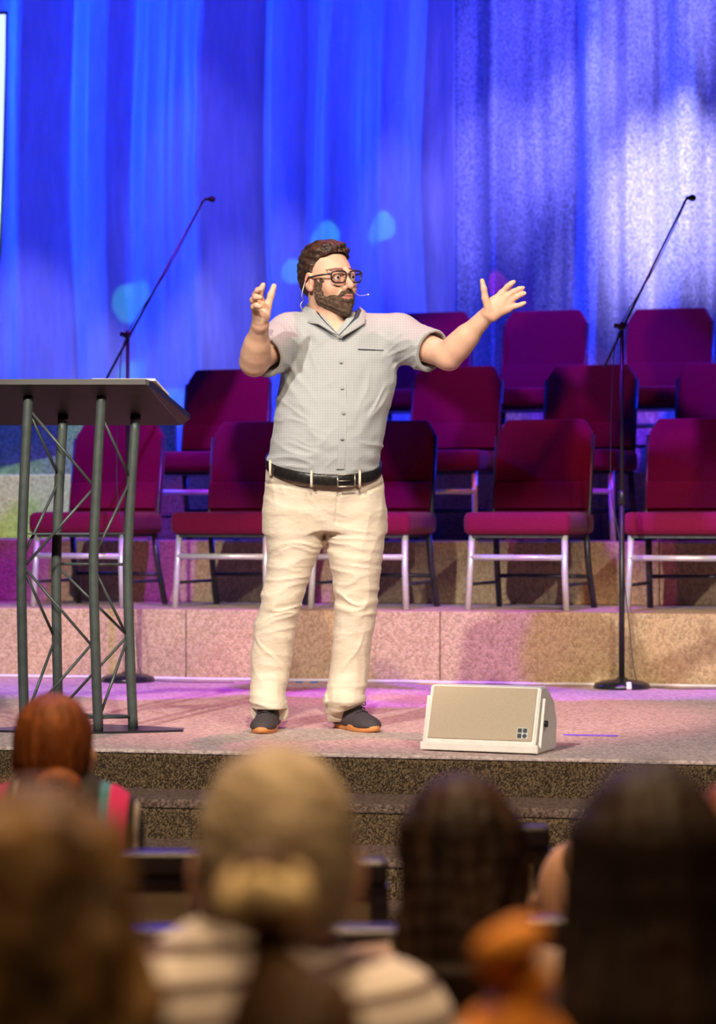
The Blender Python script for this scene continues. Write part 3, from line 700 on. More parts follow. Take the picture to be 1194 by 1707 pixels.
# hand on the image right, palm to the camera
def finger(pts, rs, k=.006): body.chain([P(*p) for p in pts], rs, k)
def palm(w0, kn, th, r0=.017):
    for q in kn: body.cone(P(*w0[0]), P(*q), r0, .0125, .012)
    body.cone(P(*w0[1]), P(*kn[-1]), r0, .0125, .012); body.cone(P(*w0[1]), P(*kn[1]), r0, .012, .012)
D = -.285
palm([(814, 521, D), (822, 527, D)], [(836, 489, D-.012), (844, 495, D-.01), (849, 504, D-.008), (848, 514, D-.006)], None)
body.ell(P(826, 509, D-.006), (.032, .014, .034), .012)
finger([(815, 514, D-.012), (809, 497, D-.022), (807, 482, D-.026), (804, 468, D-.024)], [.0165, .0125, .0108, .0085])
finger([(836, 489, D-.012), (846, 478, D-.02), (852, 473, D-.024), (857, 470, D-.026)], [.0105, .0098, .009, .0078])
finger([(844, 495, D-.01), (857, 486, D-.018), (865, 482, D-.022), (872, 480, D-.024)], [.0105, .0098, .009, .0078])
finger([(849, 504, D-.008), (861, 495, D-.016), (869, 491, D-.02), (875, 489, D-.022)], [.0102, .0095, .0088, .0075])
finger([(848, 514, D-.006), (861, 510, D-.012), (868, 508, D-.014), (875, 505, D-.016)], [.0100, .0088, .0082, .007])
# hand on the image left, fingers up, lightly curled towards the camera
D = -.38
body.cone(P(434, 542, D+.015), P(432, 520, D), .026, .023, .012)
for q in ((436, 503, D+.01), (431, 505, D-.005), (427, 510, D-.02), (426, 517, D-.034)): body.cone(P(434, 532, D), P(*q), .018, .0135, .014)
body.ell(P(441, 522, D-.008), (.018, .020, .028), .012)
finger([(442, 526, D-.01), (447, 508, D-.014), (452, 492, D-.016), (457, 477, D-.014)], [0.0194, 0.0142, 0.0123, 0.0100])
finger([(435, 503, D+.012), (433, 490, D-.002), (436, 481, D-.01), (439, 475, D-.014)], [0.0125, 0.0116, 0.0105, 0.0091])
finger([(431, 505, D-.004), (426, 492, D-.026), (430, 484, D-.046), (436, 482, D-.058)], [0.0125, 0.0116, 0.0105, 0.0091])
finger([(427, 510, D-.02), (422, 500, D-.048), (427, 495, D-.070), (434, 496, D-.080)], [0.0123, 0.0114, 0.0103, 0.0089])
finger([(426, 517, D-.034), (423, 512, D-.060), (428, 509, D-.078), (434, 511, D-.086)], [0.0116, 0.0105, 0.0096, 0.0082])
lipc = H(0, .10, -.0635); nose = H(0, .115, -.03); chk = [H(-.042, .07, -.03), H(.042, .07, -.03)]; ear = H(-.08, -.01, 0)
def skin_col(V):
    c = np.tile(np.array([.80, .47, .33]), (len(V), 1))
    rel = (V-np.array(HC))@RN/HS
    g = lambda p, s_: np.exp(-((rel-np.array(p))**2).sum(1)/s_**2)[:, None]
    c = c*(1-.22*g((0, .112, -.03), .02))+np.array([.16, .03, .02])*g((0, .112, -.03), .02)
    for s_ in (-1, 1):
        c += np.array([.05, -.04, -.03])*g((s_*.045, .07, -.035), .028); c += np.array([.04, -.08, -.05])*g((s_*.08, -.01, 0), .03)
        b = (np.abs(rel[:, 2]-.0245-.004*np.cos((np.abs(rel[:, 0])-.03)*60)) < .0048) & (np.abs(rel[:, 0]) > .012) & (np.abs(rel[:, 0]) < .054) & (rel[:, 1] > .05)
        c[b] = [.16, .08, .05]
    lip = (np.abs(rel[:, 0]) < .025) & (rel[:, 2] > -.0745) & (rel[:, 2] < -.0560) & (rel[:, 1] > .08)
    c[lip] = [.60, .24, .19]
    c[lip & (np.abs(rel[:, 2]+.0637) < .0022)] = [.16, .05, .04]
    return np.clip(c, 0, 1)
bo = link('body', body.mesh('body', skin_col), M['skin'], man, True, True)

# ---- hair
hf = Field(np.array(HC)-.17, np.array(HC)+.17, .003)
HE(hf, (0, -.020, .040), (.082, .103, .088), .01)
HE(hf, (-.018, .026, .094), (.048, .046, .034), .03); HE(hf, (.02, .022, .090), (.046, .044, .030), .03)
HE(hf, (0, -.02, .095), (.068, .085, .038), .03)
HE(hf, (0, -.075, .01), (.062, .042, .07), .03)
def cut_hair(X, Y, Z, D):
    rx = ((X-HC[0])*RN[0, 0]+(Y-HC[1])*RN[1, 0]+(Z-HC[2])*RN[2, 0])/HS
    ry = ((X-HC[0])*RN[0, 1]+(Y-HC[1])*RN[1, 1]+(Z-HC[2])*RN[2, 1])/HS
    rz = ((X-HC[0])*RN[0, 2]+(Y-HC[1])*RN[1, 2]+(Z-HC[2])*RN[2, 2])/HS
    ax_ = np.abs(rx)
    # hair kept above the hairline: forehead line z=.078 at front, dropping behind the temple to the sideburn
    line = .088-.5*np.clip(ax_-.03, 0, 1)-np.clip((.034-ry), 0, .035)*1.3-np.clip((.012-ry), 0, 1)*2.2
    line = np.maximum(line, -.062)
    d2 = (line-rz)*.7
    D = D+.009*np.exp(-np.clip(rz-line, 0, 1)/.016)
    strands = .0022*np.sin(150*rx+35*ry+40*np.sin(30*rz+8*rx)*.2)+.0018*np.sin(330*rx+60*rz)+.0015*np.sin(240*rz+90*ry)
    return np.maximum(D-strands*np.clip((rz)*20, 0.3, 1), d2*HS)
hf.mod(cut_hair)
for s_ in (-1, 1): HE(hf, (s_*.084, -.006, .0), (.020, .022, .030), .004, 'sub')
link('hair', hf.mesh('hair'), M['hair_brown'], man, True, True)
# ---- beard and moustache
bf = Field(np.array(HC)-.17, np.array(HC)+.17, .003)
HE(bf, (0, .028, -.015), (.067, .064, .091), .03)
HE(bf, (0, .034, -.074), (.058, .062, .046), .02)
HCn(bf, (0, .078, -.108), (0, .070, -.095), .023, .026, .02)
HE(bf, (0, .090, -.058), (.030, .019, .024), .012)
for s_ in (-1, 1): HE(bf, (s_*.0655, .014, -.022), (.0065, .012, .040), .008); HE(bf, (s_*.060, .016, -.058), (.010, .020, .024), .012)
def cut_beard(X, Y, Z, D):
    rx = ((X-HC[0])*RN[0, 0]+(Y-HC[1])*RN[1, 0]+(Z-HC[2])*RN[2, 0])/HS
    ry = ((X-HC[0])*RN[0, 1]+(Y-HC[1])*RN[1, 1]+(Z-HC[2])*RN[2, 1])/HS
    rz = ((X-HC[0])*RN[0, 2]+(Y-HC[1])*RN[1, 2]+(Z-HC[2])*RN[2, 2])/HS
    ax_ = np.abs(rx)
    top = np.where(ax_ < .026, -.046, -.046-np.clip(.052-ax_, 0, .026)*.6)
    top = np.interp(ax_.ravel(), [0, .022, .030, .045, .056, .062, .08], [-.043, -.046, -.060, -.052, -.038, .012, .02]).reshape(ax_.shape)
    d = np.maximum(D-.0012*np.sin(260*rx+90*rz)-.001*np.sin(310*rz+200*ry), (rz-top)*.8*HS)
    d = np.maximum(d, (.003-ry)*HS)
    mouth = np.sqrt((rx/.025)**2+((rz+.0645+3.0*rx*rx)/.0085)**2)-1
    d = np.where(ry > .05, np.maximum(d, -mouth*.009), d)
    return d
bf.mod(cut_beard)
link('beard', bf.mesh('beard'), M['beard'], man, True, True)
# ---- eyes
for s_ in (-1, 1):
    f = Field(H(s_*.032, .082, .001)-.02, H(s_*.032, .082, .001)+.02, .0012); c0 = H(s_*.032, .0835, .0); f.ell(c0, (.0125*HS,)*3, .001)
    pu = H(s_*.032-.001, .0965, .0)
    def ec_(V, pu=pu):
        d = np.linalg.norm(V-pu, axis=1); c = np.tile(np.array([.8, .77, .74]), (len(V), 1)); c[d < .0062] = [.10, .055, .03]; c[d < .0028] = [.01, .01, .01]; return c
    link('eye', f.mesh('eye', ec_), M['eye'], man, True, True)
    bm = bmesh.new(); tube(bm, [Vector(H(s_*(.032+dx), .0945-.25*abs(dx)-6*dx*dx, .0085-14*dx*dx)) for dx in (-.015, -.008, 0, .008, .015)], .0016, 6); from_bm('eyelid', bm, M['beard'], man, True, True)
# ---- glasses
g = empty('glasses', man.location*0); g.parent = man; g.location = (0, 0, 0)
def rrect(cx, s_):
    pts = []
    for k in range(28):
        a_ = 2*math.pi*k/28; c_, q_ = math.cos(a_), math.sin(a_)
        x = .0275*math.copysign(abs(c_)**.6, c_); z = .0195*math.copysign(abs(q_)**.6, q_)
        x *= 1+.10*(z/.02)
        pts.append(Vector(H(cx+x, .108-1.6*max(0, abs(cx+x)-.03)**1.2*.35-.003*(z < 0), .000+z)))
    return pts
gf = bmesh.new()
for s_ in (-1, 1):
    p_ = rrect(s_*.0355, s_); tube(gf, p_+[p_[0], p_[1]], .0033, 8)
    tube(gf, [Vector(H(s_*.063, .102, .012)), Vector(H(s_*.071, .092, .012))], .0034, 8)
tube(gf, [Vector(H(-.009, .109, .006)), Vector(H(-.004, .112, .009)), Vector(H(.004, .112, .009)), Vector(H(.009, .109, .006))], .0024, 8)
frm = from_bm('frame', gf, M['glass_frame'], g, True, True)
for s_ in (-1, 1):
    bm = bmesh.new(); tube(bm, [Vector(H(s_*.071, .092, .012)), Vector(H(s_*.079, .045, .013)), Vector(H(s_*.083, -.004, .012)), Vector(H(s_*.082, -.03, -.012))], .0036, 8); from_bm('temple_arm', bm, M['glass_frame'], g, True, True)
    bm = bmesh.new(); p_ = rrect(s_*.0355, s_); c0 = sum(p_, Vector())/len(p_); fw = Vector(RN[:, 1])*.0006
    A_ = [bm.verts.new(p-fw) for p in p_]; B_2 = [bm.verts.new(p+fw) for p in p_]; bm.faces.new(A_[::-1]); bm.faces.new(B_2)
    for i in range(28): bm.faces.new((A_[i], A_[(i+1) % 28], B_2[(i+1) % 28], B_2[i]))
    from_bm('lens', bm, M['lens'], g, False, True)
# ---- headset microphone
hm = empty('headset_microphone', (0, 0, 0)); hm.parent = man
pts = smooth_path([H(-.080, -.022, .012), H(-.086, -.03, -.012), H(-.088, -.045, -.045), P(506, 500, .06), P(501, 509, .07), P(507, 520, .08)], 6)
bm = bmesh.new(); tube(bm, pts, .0016, 6); from_bm('cable', bm, M['wire'], hm, True, True)
bm = bmesh.new(); tube(bm, smooth_path([H(.080, -.01, .018), H(.083, .02, -.03), H(.078, .055, -.058), Vector(P(609, 492, -.06)), Vector(P(613, 491, -.08))], 6), .0013, 6); from_bm('boom', bm, M['wire'], hm, True, True)
f = Field(P(613, 491, -.08)-.012, P(613, 491, -.08)+.012, .0012); f.ell(P(614, 491, -.08), (.0035, .0035, .0035), .001); link('capsule', f.mesh('capsule'), M['wire'], hm, True, True)

# ---- shirt
lo = np.array([P(415, 0)[0], YM-.36, P(0, 830)[2]]); hi = np.array([P(745, 0)[0], YM+.22, P(0, 500)[2]])
sf = Field(lo, hi, .0045)
rows_t = [trow(py, l, r, ry, dy) for py, l, r, ry, dy in ((538, 500, 640, .085, .015), (560, 482, 660, .115, .01), (600, 478, 662, .135, 0), (640, 466, 658, .145, -.005), (690, 458, 646, .158, -.015), (730, 453, 638, .166, -.02), (765, 448, 632, .162, -.02), (800, 449, 632, .150, -.015), (820, 449, 632, .14, -.01))]
sf.loft(rows_t, .03)
sf.cone(P(553, 553, .02), P(484, 560, 0), .076, .080, .03); sf.cone(P(553, 553, .02), P(664, 562, 0), .076, .082, .03)
sf.cone(P(540, 560, -.03), P(590, 560, -.03), .07, .07, .04)
dR = (RE-RS)/np.linalg.norm(RE-RS); dL = (LE-LS)/np.linalg.norm(LE-LS)
hR = RS+dR*.205; hL = LS+dL*.155
sf.cone(RS+np.array([.01, 0, -.005]), hR+dR*.05, .078, .083, .035); sf.cone(LS+np.array([-.01, 0, -.005]), hL+dL*.05, .080, .076, .035)
def shirt_mod(X, Y, Z, D):
    px = (X/YM*F+597); pz = 853.5-(Z-CZ)*SC     # garment coordinates in its own plane
    G = lambda cx, cy, sx, sy: np.exp(-(((px-cx)/sx)**2+((pz-cy)/sy)**2))
    fold = .0055*G(490, 600, 45, 55)*ridge(px, pz, 45, 11, 1.0, 1)+.006*G(690, 590, 40, 40)*ridge(px, pz, 40, 11, -.55, 2)
    fold = fold+.006*G(630, 680, 30, 65)*ridge(px, pz, 70, 14, -1.15, 3)+.0055*np.exp(-((pz-765)/28)**2)*ridge(px, pz, 60, 13, .12, 4)
    fold = fold+.0045*G(495, 700, 50, 45)*ridge(px, pz, 50, 14, .35, 6)+.002*ridge(px, pz, 70, 26, .5, 7)+.0015*ridge(px, pz, 50, 22, -.7, 8)
    fold = fold[:, :, :]+0*D
    return D-fold
sf.mod(shirt_mod)
# sleeve openings: cut past the hem, hollow inside
def cut_sleeve(hp, d, rad):
    n = d/np.linalg.norm(d)
    def fn(X, Y, Z):
        t = (X-hp[0])*n[0]+(Y-hp[1])*n[1]+(Z-hp[2])*n[2]
        r = np.sqrt(np.maximum((X-hp[0]-t*n[0])**2+(Y-hp[1]-t*n[1])**2+(Z-hp[2]-t*n[2])**2, 0))
        return np.maximum(r-.125, -t)
    sf.put(fn, hp-.2, hp+.2, .003, 'sub')
    sf.cone(hp-n*.07, hp+n*.06, rad-.005, rad, .003, 'sub')
cut_sleeve(hR, dR, .072); cut_sleeve(hL, dL, .066)
# neckline: open collar in a V, round at the back
sf.cone(P(556, 540, .0), P(553, 490, .02), .064, .085, .004, 'sub')
def vcut(X, Y, Z):
    pz = 853.5-(Z-CZ)*SC; px = X/YM*F+597
    w_ = (557-pz)/36*26; return np.maximum(np.maximum((np.abs(px-562+(557-pz)*.06)-w_)/SC, Y-(YM+.02)), -(Y-(YM-.3)))
sf.put(vcut, (P(520, 0)[0], YM-.3, P(0, 560)[2]), (P(605, 0)[0], YM+.02, P(0, 500)[2]), .003, 'sub')
def belt_z(x, y): return P(0, 773)[2]+.33*(y-YM)+(x-P(541, 0)[0])*-.06
def cutbelt(X, Y, Z, D):
    bz = belt_z(X, Y); return np.maximum(D, bz-.012-Z)
sf.mod(cutbelt)
link('shirt', sf.mesh('shirt'), M['shirt'], man, True, True)
def waist(py, x, yfront=True, off=0):
    """front surface y of the torso loft at world x,z"""
    z = P(0, py)[2]; r = sorted(rows_t); a = [np.interp(z, [q[0] for q in r], [q[i] for q in r]) for i in range(5)]
    t = np.clip((x-a[1])/a[3], -1, 1); return a[2]-a[4]*math.sqrt(max(0, 1-t*t))-off
# placket strip, following the belly
pl = [(563, 556), (566, 580), (569, 607), (571, 640), (572, 665), (573, 690), (572, 720), (571, 745), (569, 770), (568, 788)]
bm = bmesh.new(); prev = None
for (pa, ya), (pb, yb) in zip(pl, pl[1:]):
    for t_ in (0, .25, .5, .75):
        px = pa+(pb-pa)*t_; py = ya+(yb-ya)*t_; row = []
        for dx, o_ in ((-6.5, -.004), (-6.2, .004), (6.2, .004), (6.5, -.004)):
            x = P(px+dx, 0)[0]; row.append(bm.verts.new((x, waist(py, x, off=o_), P(0, py)[2])))
        if prev:
            for i in range(4): bm.faces.new((prev[i], prev[(i+1) % 4], row[(i+1) % 4], row[i]))
        prev = row
from_bm('placket', bm, M['shirt'], man, False, True)
for px, py in ((569, 607), (571, 650), (573, 691), (571, 733)):
    x = P(px, 0)[0]; y = waist(py, x, off=.009); bm = bmesh.new(); tube(bm, [(x, y, P(0, py)[2]), (x, y-.003, P(0, py)[2])], .0058, 14); from_bm('button', bm, M['button'], man, False, True)
# chest pocket welt
bm = bmesh.new(); q = []
for px in np.linspace(597, 643, 8):
    x = P(px, 0)[0]; q.append(Vector((x, waist(587, x, off=.004), P(0, 586+(px-597)*.02)[2])))
tube(bm, q, .0018, 6); from_bm('pocket_edge', bm, M['navy'], man, True, True)
# collar leaves
def leaf(pts, m, nm, th=.004):
    bm = bmesh.new(); vs = [bm.verts.new(P(*p)) for p in pts]; n = len(vs)//2
    for i in range(n-1): bm.faces.new((vs[i], vs[i+1], vs[n+i+1], vs[n+i]))
    bmesh.ops.subdivide_edges(bm, edges=bm.edges[:], cuts=2, use_grid_fill=True, smooth=.4)
    bmesh.ops.recalc_face_normals(bm, faces=bm.faces[:]); bmesh.ops.solidify(bm, geom=bm.faces[:], thickness=th); return from_bm(nm, bm, m, man, True, True)
leaf([(516, 505, .055), (522, 512, -.01), (530, 524, -.065), (540, 537, -.115), (562, 558, -.145), (503, 519, .045), (506, 531, -.02), (514, 539, -.075), (531, 541, -.125), (556, 556, -.143)], M['shirt'], 'collar_leaf')
leaf([(600, 511, .02), (603, 516, -.04), (598, 528, -.09), (585, 540, -.125), (565, 560, -.148), (611, 519, .02), (612, 528, -.05), (609, 539, -.10), (592, 549, -.135), (570, 562, -.147)], M['shirt'], 'collar_leaf')
leaf([(590, 520, .0), (594, 519, -.05), (590, 530, -.09), (578, 545, -.122), (565, 558, -.14), (601, 513, .02), (603, 517, -.045), (598, 528, -.092), (584, 542, -.127), (566, 560, -.147)], M['navy'], 'collar_lining', .002)
leaf([(523, 513, -.01), (530, 523, -.06), (541, 536, -.10), (550, 546, -.122), (563, 558, -.138), (516, 505, .05), (530, 521, -.063), (540, 534, -.112), (551, 546, -.13), (565, 560, -.143)], M['navy'], 'collar_lining', .002)

# ---- trousers
lo = np.array([P(405, 0)[0], YM-.24, ST+.02]); hi = np.array([P(660, 0)[0], YM+.22, P(0, 735)[2]])
pf = Field(lo, hi, .005)
pf.loft([trow(py, l, r, ry, dy) for py, l, r, ry, dy in ((740, 448, 632, .150, -.015), (775, 447, 632, .156, -.015), (810, 444, 638, .150, -.008), (850, 442, 641, .140, .005), (885, 443, 641, .120, .01))], .02)
def leg(rowsl, cy):
    pf.loft([trow(py, l, r, (r-l)/2/SC*m_, dy) for py, l, r, m_, dy in rowsl], .03)
leg([(790, 450, 546, .9, .0), (850, 443, 546, 1.15, .0), (890, 443, 542, 1.12, .0), (930, 446, 528, 1.15, -.005), (970, 443, 514, 1.2, -.01), (1005, 434, 502, 1.15, -.015), (1040, 425, 494, 1.1, -.01), (1080, 421, 488, 1.1, 0), (1120, 420, 483, 1.12, .01), (1150, 419, 478, 1.25, .0), (1168, 419, 477, 1.5, -.005), (1182, 420, 480, 1.6, .0), (1200, 421, 478, 1.5, .02)], 0)
leg([(790, 550, 630, .9, .0), (850, 550, 640, 1.2, .0), (890, 546, 641, 1.12, .0), (930, 549, 638, 1.12, -.005), (970, 555, 634, 1.15, -.01), (1005, 560, 629, 1.15, -.015), (1040, 558, 624, 1.1, -.01), (1080, 554, 619, 1.1, 0), (1120, 550, 614, 1.1, .01), (1150, 544, 610, 1.2, .0), (1168, 541, 606, 1.4, .0), (1185, 543, 600, 1.5, .02), (1203, 547, 580, 1.3, .04)], 0)
def pants_mod(X, Y, Z, D):
    px = (X/YM*F+597); pz = 853.5-(Z-CZ)*SC
    left = px < 545
    G1 = lambda cy, sy: np.exp(-((pz-cy)/sy)**2)
    sgn = np.where(left, 1.0, -1.0)
    rr = lambda lx, lz, ro, sd: np.where(left, ridge(px, pz, lx, lz, ro, sd), ridge(px, pz, lx, lz, -ro, sd+9))
    fo = .0058*G1(900, 42)*np.exp(-((px-545)/85)**2)*rr(60, 12, -.12, 1)+.0062*G1(1012, 36)*rr(45, 13, -.18, 2)
    fo = fo+.0075*G1(1170, 26)*rr(38, 12, .1, 3)+.0035*G1(955, 34)*rr(60, 14, -.1, 4)+.004*G1(1095, 45)*rr(70, 15, 1.0, 5)
    fo = fo+.0016*rr(60, 20, .2, 6)+.0014*rr(90, 16, 1.3, 7)+0*D
    # pocket welts: a small groove
    gl = np.exp(-((pz-(806+(px-447)*.10))/2.6)**2)*(px < 512)*(Y < YM); fo = fo-.0055*gl
    gr = np.exp(-((pz-(806-(px-640)*.5))/2.6)**2)*(px > 600)*(Y < YM); fo = fo-.0055*gr
    fly = np.exp(-((px-(566-(pz-805)*.08))/2.2)**2)*(pz < 872)*(Y < YM); fo = fo-.005*fly
    d = D-fo
    d = np.maximum(d, Z-(belt_z(X, Y)+.022))
    hem = ST+.062+np.where(left, 0, .0)-.28*(Y-YM)*0+.018*np.sin(px*.08)*0
    hem = np.where(Y < YM-.02, ST+.078, ST+.035)+np.where(~left, -.022*np.clip((585-px)/30, -1, 1), 0)
    return np.maximum(d, hem-Z)
pf.mod(pants_mod)
link('trousers', pf.mesh('trousers'), M['pants'], man, True, True)
# ---- belt
a0 = [trow(py, l, r, ry, dy) for py, l, r, ry, dy in ((776, 448, 632, .160, -.017),)][0]
bm = bmesh.new(); n = 72; prev = None; firstr = None
def ringpt(k, off, dz):
    t_ = 2*math.pi*k/n; x = a0[1]+(a0[3]+off)*math.cos(t_); y = a0[2]+(a0[4]+off)*math.sin(t_); return Vector((x, y, belt_z(x, y)+dz))
for k in range(n):
    row = [bm.verts.new(ringpt(k, o_, dz)) for o_, dz in ((.002, -.019), (.0095, -.019), (.011, -.016), (.011, .016), (.0095, .019), (.002, .019))]
    if prev:
        for i in range(6): bm.faces.new((prev[i], prev[(i+1) % 6], row[(i+1) % 6], row[i]))
    else: firstr = row
    prev = row
for i in range(6): bm.faces.new((prev[i], prev[(i+1) % 6], firstr[(i+1) % 6], firstr[i]))
belt = from_bm('belt', bm, M['belt'], man, True, True)
def at_belt(px, off, dz=0):
    x = P(px, 0)[0]; c_ = np.clip((x-a0[1])/(a0[3]+off), -1, 1); y = a0[2]-(a0[4]+off)*math.sqrt(1-c_*c_); return Vector((x, y, belt_z(x, y)+dz))
# buckle: rectangular open frame
bm = bmesh.new(); q = [at_belt(564, .015, -.021), at_belt(564, .015, .021), at_belt(592, .015, .021), at_belt(592, .015, -.021)]
for i in range(4): tube(bm, [q[i], q[(i+1) % 4]], .0028, 8)
tube(bm, [at_belt(564, .016, 0), at_belt(584, .017, 0)], .002, 6)
from_bm('buckle', bm, M['metal'], belt, True, True)
for px in (521, 600, 452):
    bm = bmesh.new(); tube(bm, [at_belt(px, .004, -.028), at_belt(px, .015, -.022), at_belt(px, .0165, 0), at_belt(px, .015, .022), at_belt(px, .003, .026)], .0048, 8); from_bm('belt_loop', bm, M['pants'], man, True, True)
for px, py in ((459, 786), (494, 794), (451, 801)):
    x = P(px, 0)[0]; c_ = np.clip((x-a0[1])/a0[3], -1, 1); y = a0[2]-(a0[4]-.004)*math.sqrt(1-c_*c_)-.002; bm = bmesh.new(); tube(bm, [(x, y+.004, P(0, py)[2]), (x, y-.004, P(0, py)[2])], .0032, 8); from_bm('rivet', bm, M['metal'], man, False, True)

# ---- shoes
def shoe(px, ang, heel_dy, L_=.285):
    """ang: toe direction, 0 = towards the camera, + = towards image right"""
    c0 = Vector((P(px, 0)[0], YM+heel_dy, ST)); fx, fy = math.sin(ang), -math.cos(ang); R = np.array([[fy*-1, fx, 0], [fx, fy, 0], [0, 0, 1]])
    R = np.array([[math.cos(ang), math.sin(ang), 0], [math.sin(ang), -math.cos(ang), 0], [0, 0, 1]])   # columns: side, forward, up
    G = lambda s_, f_, u_: np.array([c0[0]+s_*R[0, 0]+f_*R[0, 1], c0[1]+s_*R[1, 0]+f_*R[1, 1], c0[2]+u_])
    f = Field(np.array(c0)-np.array([.28, .34, 0]), np.array(c0)+np.array([.28, .28, .16]), .004)
    f.ell(G(0, .01, .035), (.040, .055, .045), .02, R=R); f.ell(G(0, .10, .032), (.044, .09, .042), .02, R=R)
    f.ell(G(0, .175, .024), (.047, .065, .034), .02, R=R); f.ell(G(0, .05, .075), (.036, .055, .045), .03, R=R); f.ell(G(0, .0, .085), (.034, .038, .035), .02, R=R)
    f.mod(lambda X, Y, Z, D: np.maximum(D, ST+.016-Z))
    sh = link('shoe', f.mesh('shoe'), M['shoe'], man, True, True)
    bm = bmesh.new(); po = []
    for k in range(36):
        a_ = 2*math.pi*k/36; s_ = math.cos(a_); q_ = math.sin(a_)
        wd = .043+.007*math.tanh(q_*3)-.006*math.exp(-((q_+.15)/.3)**2)
        po.append((s_*wd, .098+q_*.146))
    for (dz0, ins0) in ((0, .004),):
        lo_ = [bm.verts.new(G(s_*.95, .098+(f_-.098)*.97, 0+.012*max(0, (f_-.2)/.05)**2*.5)) for s_, f_ in po]
        m1 = [bm.verts.new(G(s_*1.02, .098+(f_-.098)*1.01, .007+.006*max(0, (f_-.19)/.05))) for s_, f_ in po]
        m2 = [bm.verts.new(G(s_*1.02, .098+(f_-.098)*1.01, .021)) for s_, f_ in po]
        hi_ = [bm.verts.new(G(s_*.96, .098+(f_-.098)*.98, .025)) for s_, f_ in po]
    for A1, B1 in ((lo_, m1), (m1, m2), (m2, hi_)):
        for i in range(36): bm.faces.new((A1[i], A1[(i+1) % 36], B1[(i+1) % 36], B1[i]))
    bm.faces.new(lo_[::-1]); bm.faces.new(hi_)
    from_bm('sole', bm, M['gum'], sh, True, True)
    bm = bmesh.new()
    for i, (fo_, hz) in enumerate(((.075, .112), (.098, .098), (.12, .083), (.14, .070))):
        tube(bm, smooth_path([G(-.024, fo_, hz-.006), G(0, fo_+.006, hz+.004), G(.024, fo_, hz-.006)], 4), .0026, 6)
    for s_ in (-1, 1):
        tube(bm, smooth_path([G(0, .085, .112), G(s_*.022, .095, .116), G(s_*.038, .10, .095), G(s_*.030, .10, .088), G(0, .088, .110)], 5), .0022, 6)
    from_bm('laces', bm, M['black'], sh, True, True)
shoe(450, math.radians(-6), .04); shoe(571, math.radians(30), .06)

# ============================================================ PEWS
def pew(x0, x1, yb, label, tilt=0.0, ends=True, rack=True):
    """back plane at y=yb, seat on the stage side; x0..x1 in metres"""
    cx = (x0+x1)/2; w_ = x1-x0
    t = empty('pew', (cx, yb, 0), tilt); tag(t, label, 'pew', 'pews in the audience')
    bm = bmesh.new(); bbox(bm, (0, .02, .61), (w_-.02, .03, .43), None, .006); from_bm('back_panel', bm, M['pewpanel'], t)
    bm = bmesh.new(); bbox(bm, (0, .015, .845), (w_+.03, .075, .05), None, .012, 3); from_bm('top_rail', bm, M['pewdark'], t, True)
    bm = bmesh.new(); bbox(bm, (0, -.002, .812), (w_-.02, .020, .02), None, .004); from_bm('upper_rail', bm, M['pewdark'], t)
    bm = bmesh.new(); bbox(bm, (0, .26, .41), (w_-.02, .44, .05), None, .012); from_bm('seat', bm, M['pewdark'], t)
    for s_ in (-1, 1):
        bm = bmesh.new(); prism(bm, [Vector((s_*w_/2-.0175, y, z)) for y, z in ((-.005, 0), (-.02, .5), (-.015, .82), (.05, .82), (.10, .66), (.46, .62), (.50, .56), (.47, .40), (.49, 0))], (.035, 0, 0)); from_bm('end_panel', bm, M['pewdark'], t)
    if rack:
        n = max(1, int(w_/.55))
        for i in range(n):
            xx = -w_/2+w_*(i+.5)/n
            bm = bmesh.new(); bbox(bm, (xx, -.045, .615), (.22, .010, .06), None, .003); bbox(bm, (xx, -.02, .59), (.22, .05, .01)); bbox(bm, (xx-.105, -.02, .615), (.01, .05, .06)); bbox(bm, (xx+.105, -.02, .615), (.01, .05, .06))
            from_bm('book_rack', bm, M['pewpanel'], t)
    return t
X_ = lambda px, Y: (px-597)/F*Y
pew(X_(-160, 4.9), X_(335, 4.9), 4.9, 'dark-railed pew on the left behind the red-haired woman')
pew(X_(385, 4.8), X_(633, 4.8), 4.78, 'short pew section with a beige back panel just right of the white-haired head')
pew(X_(720, 5.3), X_(905, 5.3), 5.30, 'furthest pew whose blue-lit rail end shows between the two dark-haired women')
pew(X_(-60, 4.0), X_(655, 4.0), 4.0, 'pew with a pale blue glint on its rail low behind the white-haired man')
pew(X_(740, 4.1), X_(1400, 4.1), 4.1, 'pew where the half-hidden child with the bare cheek sits')
pew(X_(560, 3.28), X_(1400, 3.28), 3.28, 'pew hidden below the picture where the dark-haired woman in taupe sits')
pew(X_(-250, 2.47), X_(1400, 2.47), 2.47, 'pew hidden below the picture where the white-haired man sits')
pew(X_(-250, 1.65), X_(1300, 1.65), 1.65, 'nearest pew hidden below the picture where the children sit')

